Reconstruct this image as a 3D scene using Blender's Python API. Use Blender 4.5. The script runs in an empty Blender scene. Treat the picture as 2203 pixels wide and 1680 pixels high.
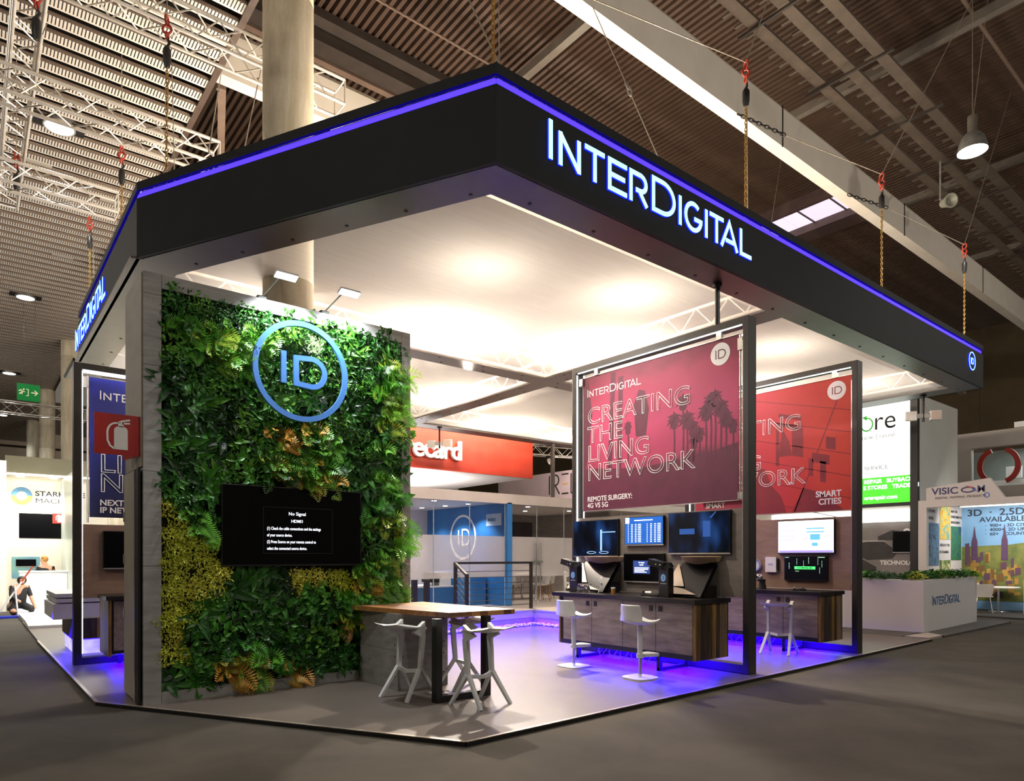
import bpy, bmesh, math, random
from mathutils import Vector, Matrix
random.seed(7)
PI = math.pi
sc = bpy.context.scene
COL = sc.collection

# ------------------------------------------------------------------ camera, world, exposure
cam_d = bpy.data.cameras.new('camera')
cam = bpy.data.objects.new('camera', cam_d); COL.objects.link(cam)
cam.location = (0, 0, 1.6)
cam.rotation_euler = (PI/2, 0, 0.89164 - PI/2)
cam_d.sensor_fit = 'HORIZONTAL'; cam_d.sensor_width = 36.0
cam_d.lens = 1447.47/2203*36
cam_d.shift_y = (1197.6 - 840)/2203
cam_d.clip_end = 300
sc.camera = cam
w = bpy.data.worlds.new('world'); sc.world = w; w.use_nodes = True
bg = w.node_tree.nodes['Background']
bg.inputs[0].default_value = (0.62, 0.55, 0.47, 1); bg.inputs[1].default_value = 0.14
vs = sc.view_settings
vs.view_transform = 'Standard'; vs.look = 'None'; vs.gamma = 1.0; vs.use_curve_mapping = False
vs.exposure = 0.72
cy = sc.cycles
cy.use_denoising = True; cy.use_adaptive_sampling = True; cy.adaptive_threshold = 0.02
cy.max_bounces = 6; cy.diffuse_bounces = 3; cy.glossy_bounces = 3; cy.transmission_bounces = 4
cy.transparent_max_bounces = 10; cy.caustics_reflective = False; cy.caustics_refractive = False
cy.sample_clamp_indirect = 6.0
WARM = (1.0, 0.86, 0.70); COOL = (0.93, 0.97, 1.0); BLUE = (0.02, 0.0, 1.0)

def lamp(kind, loc, power, color=WARM, radius=0.1, aim=None, angle=150, blend=0.6, size=None, parent=None):
    d = bpy.data.lights.new('lamp_light', kind); d.energy = power; d.color = color
    if kind in ('POINT', 'SPOT'): d.shadow_soft_size = radius
    if kind == 'SPOT': d.spot_size = math.radians(angle); d.spot_blend = blend
    if kind == 'AREA':
        d.shape = 'RECTANGLE'; d.size, d.size_y = size
    o = bpy.data.objects.new('lamp_light', d); COL.objects.link(o); o.location = loc
    if aim is not None:
        o.rotation_euler = (Vector(aim) - Vector(loc)).to_track_quat('-Z', 'Y').to_euler()
    return o

# stand lamps above the fabric ceiling of the canopy (on its roof truss), plus weak high ones added to lighten the fabric
for x, y, z, p in ((6.3, 9.9, 6.1, 420), (9.3, 8.7, 6.1, 440), (9.3, 13.4, 6.1, 400), (12.2, 15.4, 6.1, 360), (15.3, 15.6, 6.1, 320), (5.2, 13.2, 6.1, 340), (13.6, 8.2, 6.2, 150), (5.3, 7.2, 6.28, 70), (7.6, 6.6, 6.28, 90), (11.6, 6.6, 6.28, 90), (15.6, 6.8, 6.28, 90), (3.4, 10.0, 6.28, 70)):
    lamp('POINT', (x, y, z), p, radius=0.12)
# the stand's own downlights just under the fabric, then added banner spots
for x, y, tx, ty, p in ((8.2, 11.65, 5.0, 6.4, 1350), (8.7, 9.5, 4.8, 5.4, 1200), (10.45, 13.6, 9.6, 11.0, 600)):
    lamp('SPOT', (x, y, 5.36), p, (1, .86, .72), 0.06, (tx, ty, 0), 95, .8)
for x, y, tx, ty, p in ((5.6, 8.3, 8, 6.6, 240), (9.4, 7.9, 11.1, 6.4, 150), (2.9, 10.1, 2.4, 11.5, 60)):  # added spots without fixtures, there to brighten the banner prints
    lamp('SPOT', (x, y, 5.37), p, (1, .93, .88), 0.05, (tx, ty, 3.3), 62, .8)
# the hall's own high lamps
for x, y in ((1.37, 15.7), (1.42, 26.7), (1.43, 38.2), (1.53, 49.7)):
    lamp('SPOT', (x, y, 9.9), 500, COOL, 0.25, (x, y, 0), 110)
lamp('SPOT', (16.0, 4.8, 9.85), 420, (1, .93, .84), 0.2, (16, 4.8, 0), 120)
for x, y, p in ((4.5, -2.5, 330), (14, -4, 380), (25, -2, 420), (-5, 5, 260), (-5, 19, 300), (-4, 33, 300)):      # bell lamps of the hall outside the picture
    lamp('POINT', (x, y, 8.6), p, (1, .93, .84), 0.25)

# ------------------------------------------------------------------ helpers
def lin(h):
    h = h.lstrip('#'); r = []
    for i in (0, 2, 4):
        c = int(h[i:i+2], 16)/255
        r.append(c/12.92 if c <= .04045 else ((c+.055)/1.055)**2.4)
    return (r[0], r[1], r[2], 1)

class NT:
    def __init__(s, name):
        s.m = bpy.data.materials.new(name); s.m.use_nodes = True
        s.t = s.m.node_tree; s.n = s.t.nodes; s.l = s.t.links
        s.p = s.n['Principled BSDF']; s.out = s.n['Material Output']
    def node(s, typ, **kw):
        n = s.n.new(typ)
        for k, v in kw.items(): setattr(n, k, v)
        return n
    def link(s, a, b): s.l.new(a, b)
    def coords(s, scale=(1, 1, 1), kind='Object', loc=(0, 0, 0)):
        tc = s.node('ShaderNodeTexCoord'); mp = s.node('ShaderNodeMapping')
        mp.inputs['Scale'].default_value = scale; mp.inputs['Location'].default_value = loc
        s.link(tc.outputs[kind], mp.inputs[0]); return mp.outputs[0]
    def ramp(s, fac, stops):
        r = s.node('ShaderNodeValToRGB'); el = r.color_ramp.elements
        while len(el) < len(stops): el.new(0.5)
        for e, (p, c) in zip(el, stops): e.position = p; e.color = lin(c) if isinstance(c, str) else c
        s.link(fac, r.inputs[0]); return r.outputs[0]
    def noise(s, vec, scale=5, detail=4, rough=.55, dist=0):
        n = s.node('ShaderNodeTexNoise'); n.inputs['Scale'].default_value = scale
        n.inputs['Detail'].default_value = detail; n.inputs['Roughness'].default_value = rough
        n.inputs['Distortion'].default_value = dist
        s.link(vec, n.inputs['Vector']); return n.outputs['Fac']
    def bump(s, h, strength=.2, dist=.01):
        b = s.node('ShaderNodeBump'); b.inputs['Strength'].default_value = strength; b.inputs['Distance'].default_value = dist
        s.link(h, b.inputs['Height']); s.link(b.outputs[0], s.p.inputs['Normal'])

MATS = {}
def pm(name, c1, c2=None, scale=6, rough=.5, metal=0, spec=.5, bump=0, stretch=(1, 1, 1), coat=0, kind='Object', detail=4):
    """painted / plain surface with a procedural variation between two tones"""
    if name in MATS: return MATS[name]
    t = NT(name)
    t.p.inputs['Roughness'].default_value = rough; t.p.inputs['Metallic'].default_value = metal
    t.p.inputs['Specular IOR Level'].default_value = spec; t.p.inputs['Coat Weight'].default_value = coat
    if c2 is None: c2 = c1
    f = t.noise(t.coords(stretch, kind), scale, detail)
    t.link(t.ramp(f, [(.32, c1), (.68, c2)]), t.p.inputs['Base Color'])
    if bump: t.bump(f, bump)
    MATS[name] = t.m; return t.m

def em(name, c, strength=1.0, c2=None, scale=4):
    if name in MATS: return MATS[name]
    t = NT(name)
    t.p.inputs['Base Color'].default_value = lin(c) ; t.p.inputs['Roughness'].default_value = .4; t.p.inputs['Specular IOR Level'].default_value = .15
    f = t.noise(t.coords(), scale, 2)
    t.link(t.ramp(f, [(.3, c), (.7, c2 or c)]), t.p.inputs['Emission Color'])
    t.p.inputs['Emission Strength'].default_value = strength
    MATS[name] = t.m; return t.m

def wood(name, tones, plank=.12, axis=1, rough=.45, grain=8):
    """planks laid side by side along one object axis, each its own tone, with streaky grain"""
    if name in MATS: return MATS[name]
    t = NT(name); v = t.coords()
    sep = t.node('ShaderNodeSeparateXYZ'); t.link(v, sep.inputs[0])
    d = t.node('ShaderNodeMath', operation='DIVIDE'); t.link(sep.outputs[axis], d.inputs[0]); d.inputs[1].default_value = plank
    fl = t.node('ShaderNodeMath', operation='FLOOR'); t.link(d.outputs[0], fl.inputs[0])
    wn = t.node('ShaderNodeTexWhiteNoise', noise_dimensions='1D'); t.link(fl.outputs[0], wn.inputs['W'])
    st = [2.2, 2.2, 2.2]; st[axis] = 22
    lng = 2 if axis != 2 else 0
    st = [14, 14, 14]; st[lng if name != 'table_top_wood' else 0] = .9
    g = t.noise(t.coords(tuple(st)), 1.6, 6, .6, .6)
    mx = t.node('ShaderNodeMath', operation='MULTIPLY_ADD'); t.link(g, mx.inputs[0]); mx.inputs[1].default_value = .9
    sub = t.node('ShaderNodeMath', operation='MULTIPLY_ADD'); t.link(wn.outputs['Value'], sub.inputs[0]); sub.inputs[1].default_value = .75; sub.inputs[2].default_value = -.33
    t.link(sub.outputs[0], mx.inputs[2])
    n = len(tones)
    t.link(t.ramp(mx.outputs[0], [(.15+.7*i/(n-1), c) for i, c in enumerate(tones)]), t.p.inputs['Base Color'])
    t.p.inputs['Roughness'].default_value = rough
    t.bump(g, .15)
    MATS[name] = t.m; return t.m

def Fr(o, r, u):
    o, r, u = Vector(o), Vector(r), Vector(u); n = r.cross(u)
    def f(a, b, c=0): return o + r*a + u*b + n*c
    f.m = Matrix(((r.x, u.x, n.x, o.x), (r.y, u.y, n.y, o.y), (r.z, u.z, n.z, o.z), (0, 0, 0, 1)))
    return f
def FX(x, y, z): return Fr((x, y, z), (0, -1, 0), (0, 0, 1))      # a face looking towards -X, its right is -Y
def FY(x, y, z): return Fr((x, y, z), (1, 0, 0), (0, 0, 1))       # a face looking towards -Y, its right is +X
def arc(cx, cy, rx, ry, a0, a1, n=10):
    return [(cx+rx*math.cos(math.radians(a0+(a1-a0)*i/n)), cy+ry*math.sin(math.radians(a0+(a1-a0)*i/n))) for i in range(n+1)]

ORG = {}
class MB:
    def __init__(s): s.bm = bmesh.new(); s.mi = 0
    def _f(s, vs):
        try: f = s.bm.faces.new(vs); f.material_index = s.mi; return f
        except ValueError: return None
    def hexa(s, p):
        v = [s.bm.verts.new(q) for q in p]
        for i in ((0,3,2,1),(4,5,6,7),(0,1,5,4),(1,2,6,5),(2,3,7,6),(3,0,4,7)): s._f([v[k] for k in i])
        return v
    def box(s, x0, x1, y0, y1, z0, z1, bev=0):
        v = s.hexa([(x0,y0,z0),(x1,y0,z0),(x1,y1,z0),(x0,y1,z0),(x0,y0,z1),(x1,y0,z1),(x1,y1,z1),(x0,y1,z1)])
        if bev:
            es = {e for q in v for e in q.link_edges}
            bmesh.ops.bevel(s.bm, geom=list(es), offset=bev, segments=2, profile=.6, affect='EDGES')
        return s
    def fbox(s, fr, a0, a1, b0, b1, c0, c1, bev=0):
        v = s.hexa([fr(a0,b0,c0),fr(a1,b0,c0),fr(a1,b1,c0),fr(a0,b1,c0),fr(a0,b0,c1),fr(a1,b0,c1),fr(a1,b1,c1),fr(a0,b1,c1)])
        if bev:
            es = {e for q in v for e in q.link_edges}
            bmesh.ops.bevel(s.bm, geom=list(es), offset=bev, segments=2, profile=.6, affect='EDGES')
        return s
    def bar(s, p0, p1, w0, h0=None, w1=None, h1=None, up=(0, 0, 1)):
        p0, p1 = Vector(p0), Vector(p1); h0 = h0 or w0; w1 = w1 or w0; h1 = h1 or h0
        d = (p1-p0).normalized(); u = Vector(up)
        if abs(d.dot(u)) > .98: u = Vector((0, 1, 0)) if abs(d.y) < .9 else Vector((1, 0, 0))
        r = d.cross(u).normalized(); u = r.cross(d)
        pts = []
        for p, w_, h_ in ((p0, w0, h0), (p1, w1, h1)):
            for a, b in ((-1,-1),(1,-1),(1,1),(-1,1)): pts.append(p + r*(a*w_/2) + u*(b*h_/2))
        s.hexa(pts); return s
    def tube(s, pts, r, n=8, cap=True, r1=None):
        pts = [Vector(p) for p in pts]; rings = []; pu = None
        for i, p in enumerate(pts):
            d = (pts[min(i+1, len(pts)-1)] - pts[max(i-1, 0)]).normalized()
            if pu is None:
                pu = Vector((0, 0, 1)) if abs(d.z) < .9 else Vector((1, 0, 0))
            a = d.cross(pu).normalized(); b = a.cross(d); pu = b
            k = i/(len(pts)-1); rr = r if r1 is None else r+(r1-r)*k
            rings.append([s.bm.verts.new(p + a*math.cos(2*PI*j/n)*rr + b*math.sin(2*PI*j/n)*rr) for j in range(n)])
        for x, y in zip(rings, rings[1:]):
            for j in range(n): s._f([x[j], x[(j+1) % n], y[(j+1) % n], y[j]])
        if cap: s._f(rings[0][::-1]); s._f(rings[-1])
        return s
    def cyl(s, p0, p1, r0, r1=None, n=16): return s.tube([p0, p1], r0, n, True, r1)
    def lathe(s, c, prof, n=24, axis=(0, 0, 1)):
        c = Vector(c); ax = Vector(axis).normalized()
        a = ax.cross(Vector((0, 0, 1)) if abs(ax.z) < .9 else Vector((1, 0, 0))).normalized(); b = ax.cross(a)
        rings = []
        for r, z in prof:
            if r < 1e-5: rings.append([s.bm.verts.new(c+ax*z)])
            else: rings.append([s.bm.verts.new(c+ax*z+a*math.cos(2*PI*j/n)*r+b*math.sin(2*PI*j/n)*r) for j in range(n)])
        for x, y in zip(rings, rings[1:]):
            for j in range(n):
                k = (j+1) % n
                if len(x) == 1 and len(y) > 1: s._f([x[0], y[k], y[j]])
                elif len(y) == 1 and len(x) > 1: s._f([x[j], x[k], y[0]])
                elif len(x) > 1: s._f([x[j], x[k], y[k], y[j]])
        return s
    def poly(s, fr, pts, c0, c1):
        a = [s.bm.verts.new(fr(x, y, c0)) for x, y in pts]; b = [s.bm.verts.new(fr(x, y, c1)) for x, y in pts]
        s._f(a[::-1]); s._f(b)
        for i in range(len(pts)):
            j = (i+1) % len(pts); s._f([a[i], a[j], b[j], b[i]])
        return s
    def prism(s, pts, z0, z1):
        return s.poly(Fr((0, 0, 0), (1, 0, 0), (0, 1, 0)), pts, z0, z1)
    def ribbon(s, fr, path, w_, c0, c1, closed=False):
        P = [Vector((p[0], p[1])) for p in path]; n = len(P); L = []; R = []
        for i in range(n):
            a = P[(i-1) % n] if (closed or i > 0) else None; b = P[(i+1) % n] if (closed or i < n-1) else None
            d1 = (P[i]-a).normalized() if a is not None else None; d2 = (b-P[i]).normalized() if b is not None else None
            if d1 is None: d1 = d2
            if d2 is None: d2 = d1
            n1 = Vector((-d1.y, d1.x)); n2 = Vector((-d2.y, d2.x)); m = (n1+n2)
            m = m.normalized() if m.length > 1e-6 else n1
            k = min(1/max(m.dot(n1), .4), 1.9)*w_/2
            L.append(P[i]+m*k); R.append(P[i]-m*k)
        V = [[s.bm.verts.new(fr(q[i].x, q[i].y, c)) for i in range(n)] for q in (L, R) for c in (c0, c1)]
        L0, L1, R0, R1 = V
        for i in range(n if closed else n-1):
            j = (i+1) % n
            s._f([L1[i], R1[i], R1[j], L1[j]]); s._f([L0[i], L0[j], R0[j], R0[i]])
            s._f([L0[i], L1[i], L1[j], L0[j]]); s._f([R0[i], R0[j], R1[j], R1[i]])
        if not closed:
            s._f([L0[0], R0[0], R1[0], L1[0]]); s._f([L0[-1], L1[-1], R1[-1], R0[-1]])
        return s
    def text(s, fr, txt, size, a=0, b=0, c=.002, ext=.0015, bold=0, align='LEFT', outline=0, sx=1.0, space=1.0, line=1.0):
        cu = bpy.data.curves.new('lettering', 'FONT'); cu.body = txt; cu.size = size; cu.align_x = align
        cu.space_character = space; cu.space_line = line
        cu.resolution_u = 4 if size < .2 else 8
        if outline: cu.fill_mode = 'NONE'; cu.bevel_depth = outline; cu.bevel_resolution = 0
        else: cu.extrude = ext; cu.offset = bold*size
        o = bpy.data.objects.new('lettering', cu)
        me = bpy.data.meshes.new_from_object(o)
        me.transform(fr.m @ Matrix.Translation((a, b, c)) @ Matrix.Diagonal((sx, 1, 1, 1)))
        k = len(s.bm.faces); s.bm.from_mesh(me); s.bm.faces.ensure_lookup_table()
        for f in s.bm.faces[k:]: f.material_index = s.mi
        bpy.data.objects.remove(o); bpy.data.curves.remove(cu); bpy.data.meshes.remove(me)
        return s
    def ico(s, c, r, sub=1, sc_=(1, 1, 1), jit=0):
        g = bmesh.ops.create_icosphere(s.bm, subdivisions=sub, radius=1)
        for v in g['verts']:
            k = 1+random.uniform(-jit, jit)
            v.co = Vector(c)+Vector((v.co.x*r*sc_[0]*k, v.co.y*r*sc_[1]*k, v.co.z*r*sc_[2]*k))
            for f in v.link_faces: f.material_index = s.mi
        return s
    def mesh(s, name, smooth=False, fix=True):
        if fix: bmesh.ops.recalc_face_normals(s.bm, faces=s.bm.faces)
        if smooth:
            for f in s.bm.faces: f.smooth = True
            for e in s.bm.edges:
                if len(e.link_faces) == 2 and e.calc_face_angle(0) > .7: e.smooth = False
        me = bpy.data.meshes.new(name); s.bm.to_mesh(me); s.bm.free(); return me
    def build(s, name, mats, parent=None, smooth=False, label=None, cat=None, group=None, kind=None, fix=True):
        if parent is not None and parent in ORG:
            o_ = ORG[parent]; bmesh.ops.translate(s.bm, verts=s.bm.verts, vec=-o_)
            org = o_; loc = (0, 0, 0)
        elif parent is None and len(s.bm.verts):
            xs = [v.co for v in s.bm.verts]
            org = Vector(((min(v.x for v in xs)+max(v.x for v in xs))/2, (min(v.y for v in xs)+max(v.y for v in xs))/2, min(v.z for v in xs)))
            bmesh.ops.translate(s.bm, verts=s.bm.verts, vec=-org); loc = org
        else: org = Vector(); loc = (0, 0, 0)
        me = s.mesh(name, smooth, fix)
        for m in (mats if isinstance(mats, (list, tuple)) else [mats]): me.materials.append(m)
        o = bpy.data.objects.new(name, me); COL.objects.link(o); o.location = loc
        if parent is not None: o.parent = parent
        ORG[o] = org
        tag(o, label, cat, group, kind); return o

def tag(o, label=None, cat=None, group=None, kind=None):
    if label: o['label'] = label
    if cat: o['category'] = cat
    if group: o['group'] = group
    if kind: o['kind'] = kind
    return o
def thing(name, label, cat, loc=(0, 0, 0), group=None):
    o = bpy.data.objects.new(name, None); COL.objects.link(o); o.location = loc; o.empty_display_size = .1
    ORG[o] = Vector(loc); return tag(o, label, cat, group)
def dup(root, loc, rz=None, label=None, group=None):
    def cp(o, par):
        c = o.copy(); COL.objects.link(c); c.parent = par
        for k in o.children: cp(k, c)
        return c
    r = cp(root, None); r.location = loc
    if rz is not None: r.rotation_euler = (0, 0, rz)
    if label: r['label'] = label
    if group: r['group'] = group
    return r
def st(o): o['kind'] = 'structure'; return o

# ------------------------------------------------------------------ materials
M = {}
M['black'] = pm('black_steel', '#161514', '#1d1b1a', 20, .45)
M['frame'] = pm('dark_frame_steel', '#25201c', '#2c2621', 12, .5)
M['white'] = pm('white_paint', '#e6e3df', '#efece8', 3, .5)
M['gloss_white'] = pm('white_plastic', '#e3e3e1', '#ebebe9', 3, .3)
M['grey'] = pm('grey_paint', '#8d8a86', '#97948f', 4, .5)
M['chrome'] = pm('chrome_steel', '#c9c9c9', '#dddddd', 10, .18, 1.0)
M['alu'] = pm('truss_aluminium', '#d9d2c6', '#e7e0d4', 8, .35, .35)
M['led_w'] = em('white_led', '#f4fbff', 5)
M['led_b'] = em('blue_led', '#2b1cff', 3.6)
M['blk_scr'] = pm('screen_glass', '#030304', '#050506', 5, .2, 0, .15)
M['bezel'] = pm('screen_bezel', '#101011', '#151516', 9, .35)
M['silver'] = pm('silver_trim', '#b9b4ae', '#cdc8c2', 9, .3, .8)
M['screw'] = pm('dark_screw_head', '#0c0b0a', '#14120f', 9, .6)
M['txt_w'] = pm('white_print', '#efece9', '#f4f2f0', 5, .6)
M['txt_e'] = em('white_screen_print', '#eef2ff', 1.1)
M['txt_k'] = pm('black_print', '#161616', '#1e1e1e', 5, .6)
M['blue_p'] = pm('blue_print', '#2d5f97', '#356aa4', 5, .5)
M['red_h'] = pm('red_hook_steel', '#9c2d1c', '#b23a24', 14, .45)
M['gold'] = pm('brass_chain', '#a98443', '#c79e55', 30, .35, .7)
M['cable'] = pm('steel_cable', '#8f8576', '#b0a594', 30, .45, .5)

# ------------------------------------------------------------------ the hall: floor, ceilings, walls, columns, beams
def carpet():
    t = NT('hall_carpet'); v = t.coords()
    a = t.noise(v, 260, 3, .7); b = t.noise(v, 1.1, 4, .6, .5)
    mx = t.node('ShaderNodeMath', operation='MULTIPLY_ADD'); t.link(a, mx.inputs[0]); mx.inputs[1].default_value = .55
    m2 = t.node('ShaderNodeMath', operation='MULTIPLY'); t.link(b, m2.inputs[0]); m2.inputs[1].default_value = .45
    t.link(m2.outputs[0], mx.inputs[2])
    t.link(t.ramp(mx.outputs[0], [(.3, '#37342f'), (.7, '#5b554c')]), t.p.inputs['Base Color'])
    t.p.inputs['Roughness'].default_value = .9; t.p.inputs['Specular IOR Level'].default_value = .2; t.bump(a, .5, .004)
    return t.m
mb = MB(); mb.box(-30, 60, -12, 75, -.1, 0); st(mb.build('floor', carpet()))

def vinyl():
    t = NT('stand_vinyl_floor'); v = t.coords((1, 1, 1))
    a = t.noise(v, 1.4, 5, .6, .4); b = t.noise(t.coords((1.2, 14, 1)), 3, 4)
    mx = t.node('ShaderNodeMath', operation='MULTIPLY_ADD'); t.link(b, mx.inputs[0]); mx.inputs[1].default_value = .4
    m2 = t.node('ShaderNodeMath', operation='MULTIPLY'); t.link(a, m2.inputs[0]); m2.inputs[1].default_value = .6
    t.link(m2.outputs[0], mx.inputs[2])
    t.link(t.ramp(mx.outputs[0], [(.3, '#625953'), (.7, '#71675f')]), t.p.inputs['Base Color'])
    t.p.inputs['Roughness'].default_value = .42; t.p.inputs['Specular IOR Level'].default_value = .35
    return t.m
VINYL = vinyl()
pf = thing('stand_platform', 'low grey vinyl stand floor with dark edging on the hall carpet', 'platform', (8, 10, 0)); st(pf)
outline = [(3.26, 4.66), (14.2, 4.93), (14.2, 20), (1.0, 20), (1.0, 15.28), (1.07, 8.44)]
mb = MB(); mb.prism(outline, 0.0, .04); mb.build('vinyl_floor', VINYL, pf)
mb = MB()
for a, b in ((0, 1), (5, 0)):
    (x0, y0), (x1, y1) = outline[a], outline[b]
    mb.bar((x0, y0, .017), (x1, y1, .017), .03, .036)
mb.build('edging', M['black'], pf)
mb = MB()
for a, b in ((0, 1), (5, 0), (4, 5)):
    (x0, y0), (x1, y1) = outline[a], outline[b]
    mb.bar((x0, y0, .04), (x1, y1, .04), .035 if b else .035, .006)
mb.build('edge_trim', pm('edge_trim_alu', '#a79c90', '#bdb2a6', 8, .35, .6), pf)
mb = MB(); mb.prism([(14.3, 5.0), (15.0, 5.02), (15.35, 5.4), (14.3, 5.45)], 0, .045); st(mb.build('floor_ramp', pm('pale_ramp_board', '#a2968c', '#b0a499', 3, .6)))
mb = MB(); mb.prism([(15.0, 4.98), (19.5, 5.05), (19.5, 12), (14.25, 12), (14.25, 5.5), (15.4, 5.5)], 0, .04); st(mb.build('floor_extension', pm('grey_mat', '#4d4844', '#57524d', 3, .6)))

# slatted left ceiling
def slats():
    t = NT('slotted_ceiling_slat'); v = t.coords()
    sep = t.node('ShaderNodeSeparateXYZ'); t.link(v, sep.inputs[0])
    def fr_(o, k, sh=0.0):
        a = t.node('ShaderNodeMath', operation='MULTIPLY_ADD'); t.link(o, a.inputs[0]); a.inputs[1].default_value = k; a.inputs[2].default_value = sh
        b = t.node('ShaderNodeMath', operation='FRACT'); t.link(a.outputs[0], b.inputs[0]); return b.outputs[0]
    fx = fr_(sep.outputs[0], 1/.05)
    lt = t.node('ShaderNodeMath', operation='LESS_THAN'); t.link(fx, lt.inputs[0]); lt.inputs[1].default_value = .36
    fy = fr_(sep.outputs[1], 1/.42, 0.0)
    g1 = t.node('ShaderNodeMath', operation='GREATER_THAN'); t.link(fy, g1.inputs[0]); g1.inputs[1].default_value = .03
    g2 = t.node('ShaderNodeMath', operation='LESS_THAN'); t.link(fy, g2.inputs[0]); g2.inputs[1].default_value = .49
    geo = t.node('ShaderNodeNewGeometry'); sn = t.node('ShaderNodeSeparateXYZ'); t.link(geo.outputs['True Normal'], sn.inputs[0])
    dn = t.node('ShaderNodeMath', operation='LESS_THAN'); t.link(sn.outputs[2], dn.inputs[0]); dn.inputs[1].default_value = -.5
    pr = lt.outputs[0]
    for q in (g1, g2, dn):
        m_ = t.node('ShaderNodeMath', operation='MULTIPLY'); t.link(pr, m_.inputs[0]); t.link(q.outputs[0], m_.inputs[1]); pr = m_.outputs[0]
    mix = t.node('ShaderNodeMix', data_type='RGBA'); t.link(pr, mix.inputs[0])
    mix.inputs[6].default_value = lin('#e8dfd2'); mix.inputs[7].default_value = lin('#2a231d')
    t.link(mix.outputs[2], t.p.inputs['Base Color']); t.p.inputs['Roughness'].default_value = .55
    return t.m
SL = thing('ceiling', 'white slotted slats of the lower hall ceiling', 'ceiling', (0, 0, 10)); st(SL)
mb = MB()
for i in range(-6, 150):
    y = i*.42
    mb.mi = 0; mb.box(-14, 3.3, y, y+.245, 10.0, 10.01)
    mb.mi = 1; mb.box(-14, 3.3, y-.004, y+.012, 10.0, 10.055); mb.box(-14, 3.3, y+.23, y+.249, 10.002, 10.055)
mb.build('ceiling_slats', [slats(), pm('slat_side', '#8a7768', '#958272', 2, .6)], SL)
mb = MB(); mb.box(-14, 3.3, -3, 63, 10.45, 10.5); mb.build('ceiling_void', pm('dark_ceiling_void', '#15110e', '#0d0b09', 2, .9), SL)
mb = MB(); mb.box(3.3, 3.4, -3, 63, 9.98, 10.55); mb.build('ceiling_edge', pm('brown_edge_profile', '#55453a', '#4a3b31', 4, .6), SL)
mb = MB()
for xx, yy in ((.55, 12.1), (-1.6, 14.2), (.9, 17.5), (2.4, 18.3), (-.4, 20.4), (1.8, 22.6)):
    mb.box(xx, xx+.5, yy, yy+.17, 10.02, 10.05)
mb.build('ceiling_cover_plates', pm('plain_cover_plate', '#b9b3a6', '#c4beb0', 5, .6), SL)

# corrugated roof deck
RF = thing('ceiling', 'brown corrugated roof deck of the hall', 'ceiling', (20, 10, 13.4)); st(RF)
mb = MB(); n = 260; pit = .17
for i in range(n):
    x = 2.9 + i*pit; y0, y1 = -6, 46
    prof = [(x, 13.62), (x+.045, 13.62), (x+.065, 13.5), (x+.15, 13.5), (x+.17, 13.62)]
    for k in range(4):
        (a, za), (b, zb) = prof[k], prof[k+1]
        mb.mi = 1 if k == 0 else 0  # recess tops coloured near-black to deepen the shade between ribs
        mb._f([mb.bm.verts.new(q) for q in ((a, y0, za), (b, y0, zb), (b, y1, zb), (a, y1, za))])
mb.build('roof_deck', [pm('brown_deck_metal', '#463529', '#4f3d31', 2, .5, .2), pm('deck_recess_shade', '#1d1713', '#15110e', 4, .9)], RF, fix=False)
DB = pm('dark_roof_steel', '#332b25', '#3f362e', 3, .6)
LB = pm('brown_roof_steel', '#7a6657', '#6c594b', 3, .6)
mb = MB()
mb.box(2.9, 46, 14.3, 14.75, 13.05, 13.5); mb.box(2.9, 46, 13.95, 14.25, 13.3, 13.5)
mb.build('roof_girder', DB, RF)
mb = MB(); mb.box(2.9, 46, 14.78, 14.95, 13.0, 13.2); mb.build('roof_flange', LB, RF)
mb = MB(); mb.cyl((3, 12.45, 13.0), (46, 12.45, 13.0), .025, n=8); mb.cyl((3, 5.0, 13.2), (46, 5.0, 13.2), .04, n=8); mb.build('sprinkler_pipe', LB, RF)
mb = MB()
for x in (10.1, 16.4, 23.1, 29.5, 36):
    mb.box(x-.09, x+.09, -6, 8.9 if x > 12 else 46, 12.75, 12.95)
mb.build('roof_purlin', pm('grey_roof_steel', '#5d564d', '#6b645a', 3, .5), RF)
mb = MB()
for y, z in ((6.95, 11.7), (6.45, 11.85), (5.95, 12.0)):
    mb.box(8, 46, y, y+.22, z, z+.06)
    for k in range(95): mb.box(8.2+k*.4, 8.26+k*.4, y+.22, y+.4, z+.01, z+.05)
mb.build('cable_tray', pm('tray_steel', '#5f5347', '#6d6053', 4, .6, .2), RF)
mb = MB()
for k in range(12): mb.box(9+k*2.6, 9.05+k*2.6, 5.6, 7.4, 11.62, 11.67)
mb.build('tray_bracket', DB, RF)
# skylight opening
t_ = thing('window_1', 'pale three pane skylight in the corrugated roof above the stand canopy', 'skylight', (22, 11.5, 13.3)); st(t_)
mb = MB(); mb.box(21.5, 23.1, 9.9, 13.2, 13.36, 13.4); mb.build('pane', em('skylight_pane', '#e9dff2', .55), t_)
mb = MB()
for y in (10.6, 11.7): mb.box(21.5, 23.1, y-.02, y+.02, 13.32, 13.36)
mb.box(21.38, 21.5, 9.8, 13.3, 13.1, 13.5); mb.box(23.1, 23.9, 9.8, 13.3, 13.1, 13.5)
mb.build('frame', pm('skylight_frame', '#4a3a38', '#554341', 5, .6), t_)

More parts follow.
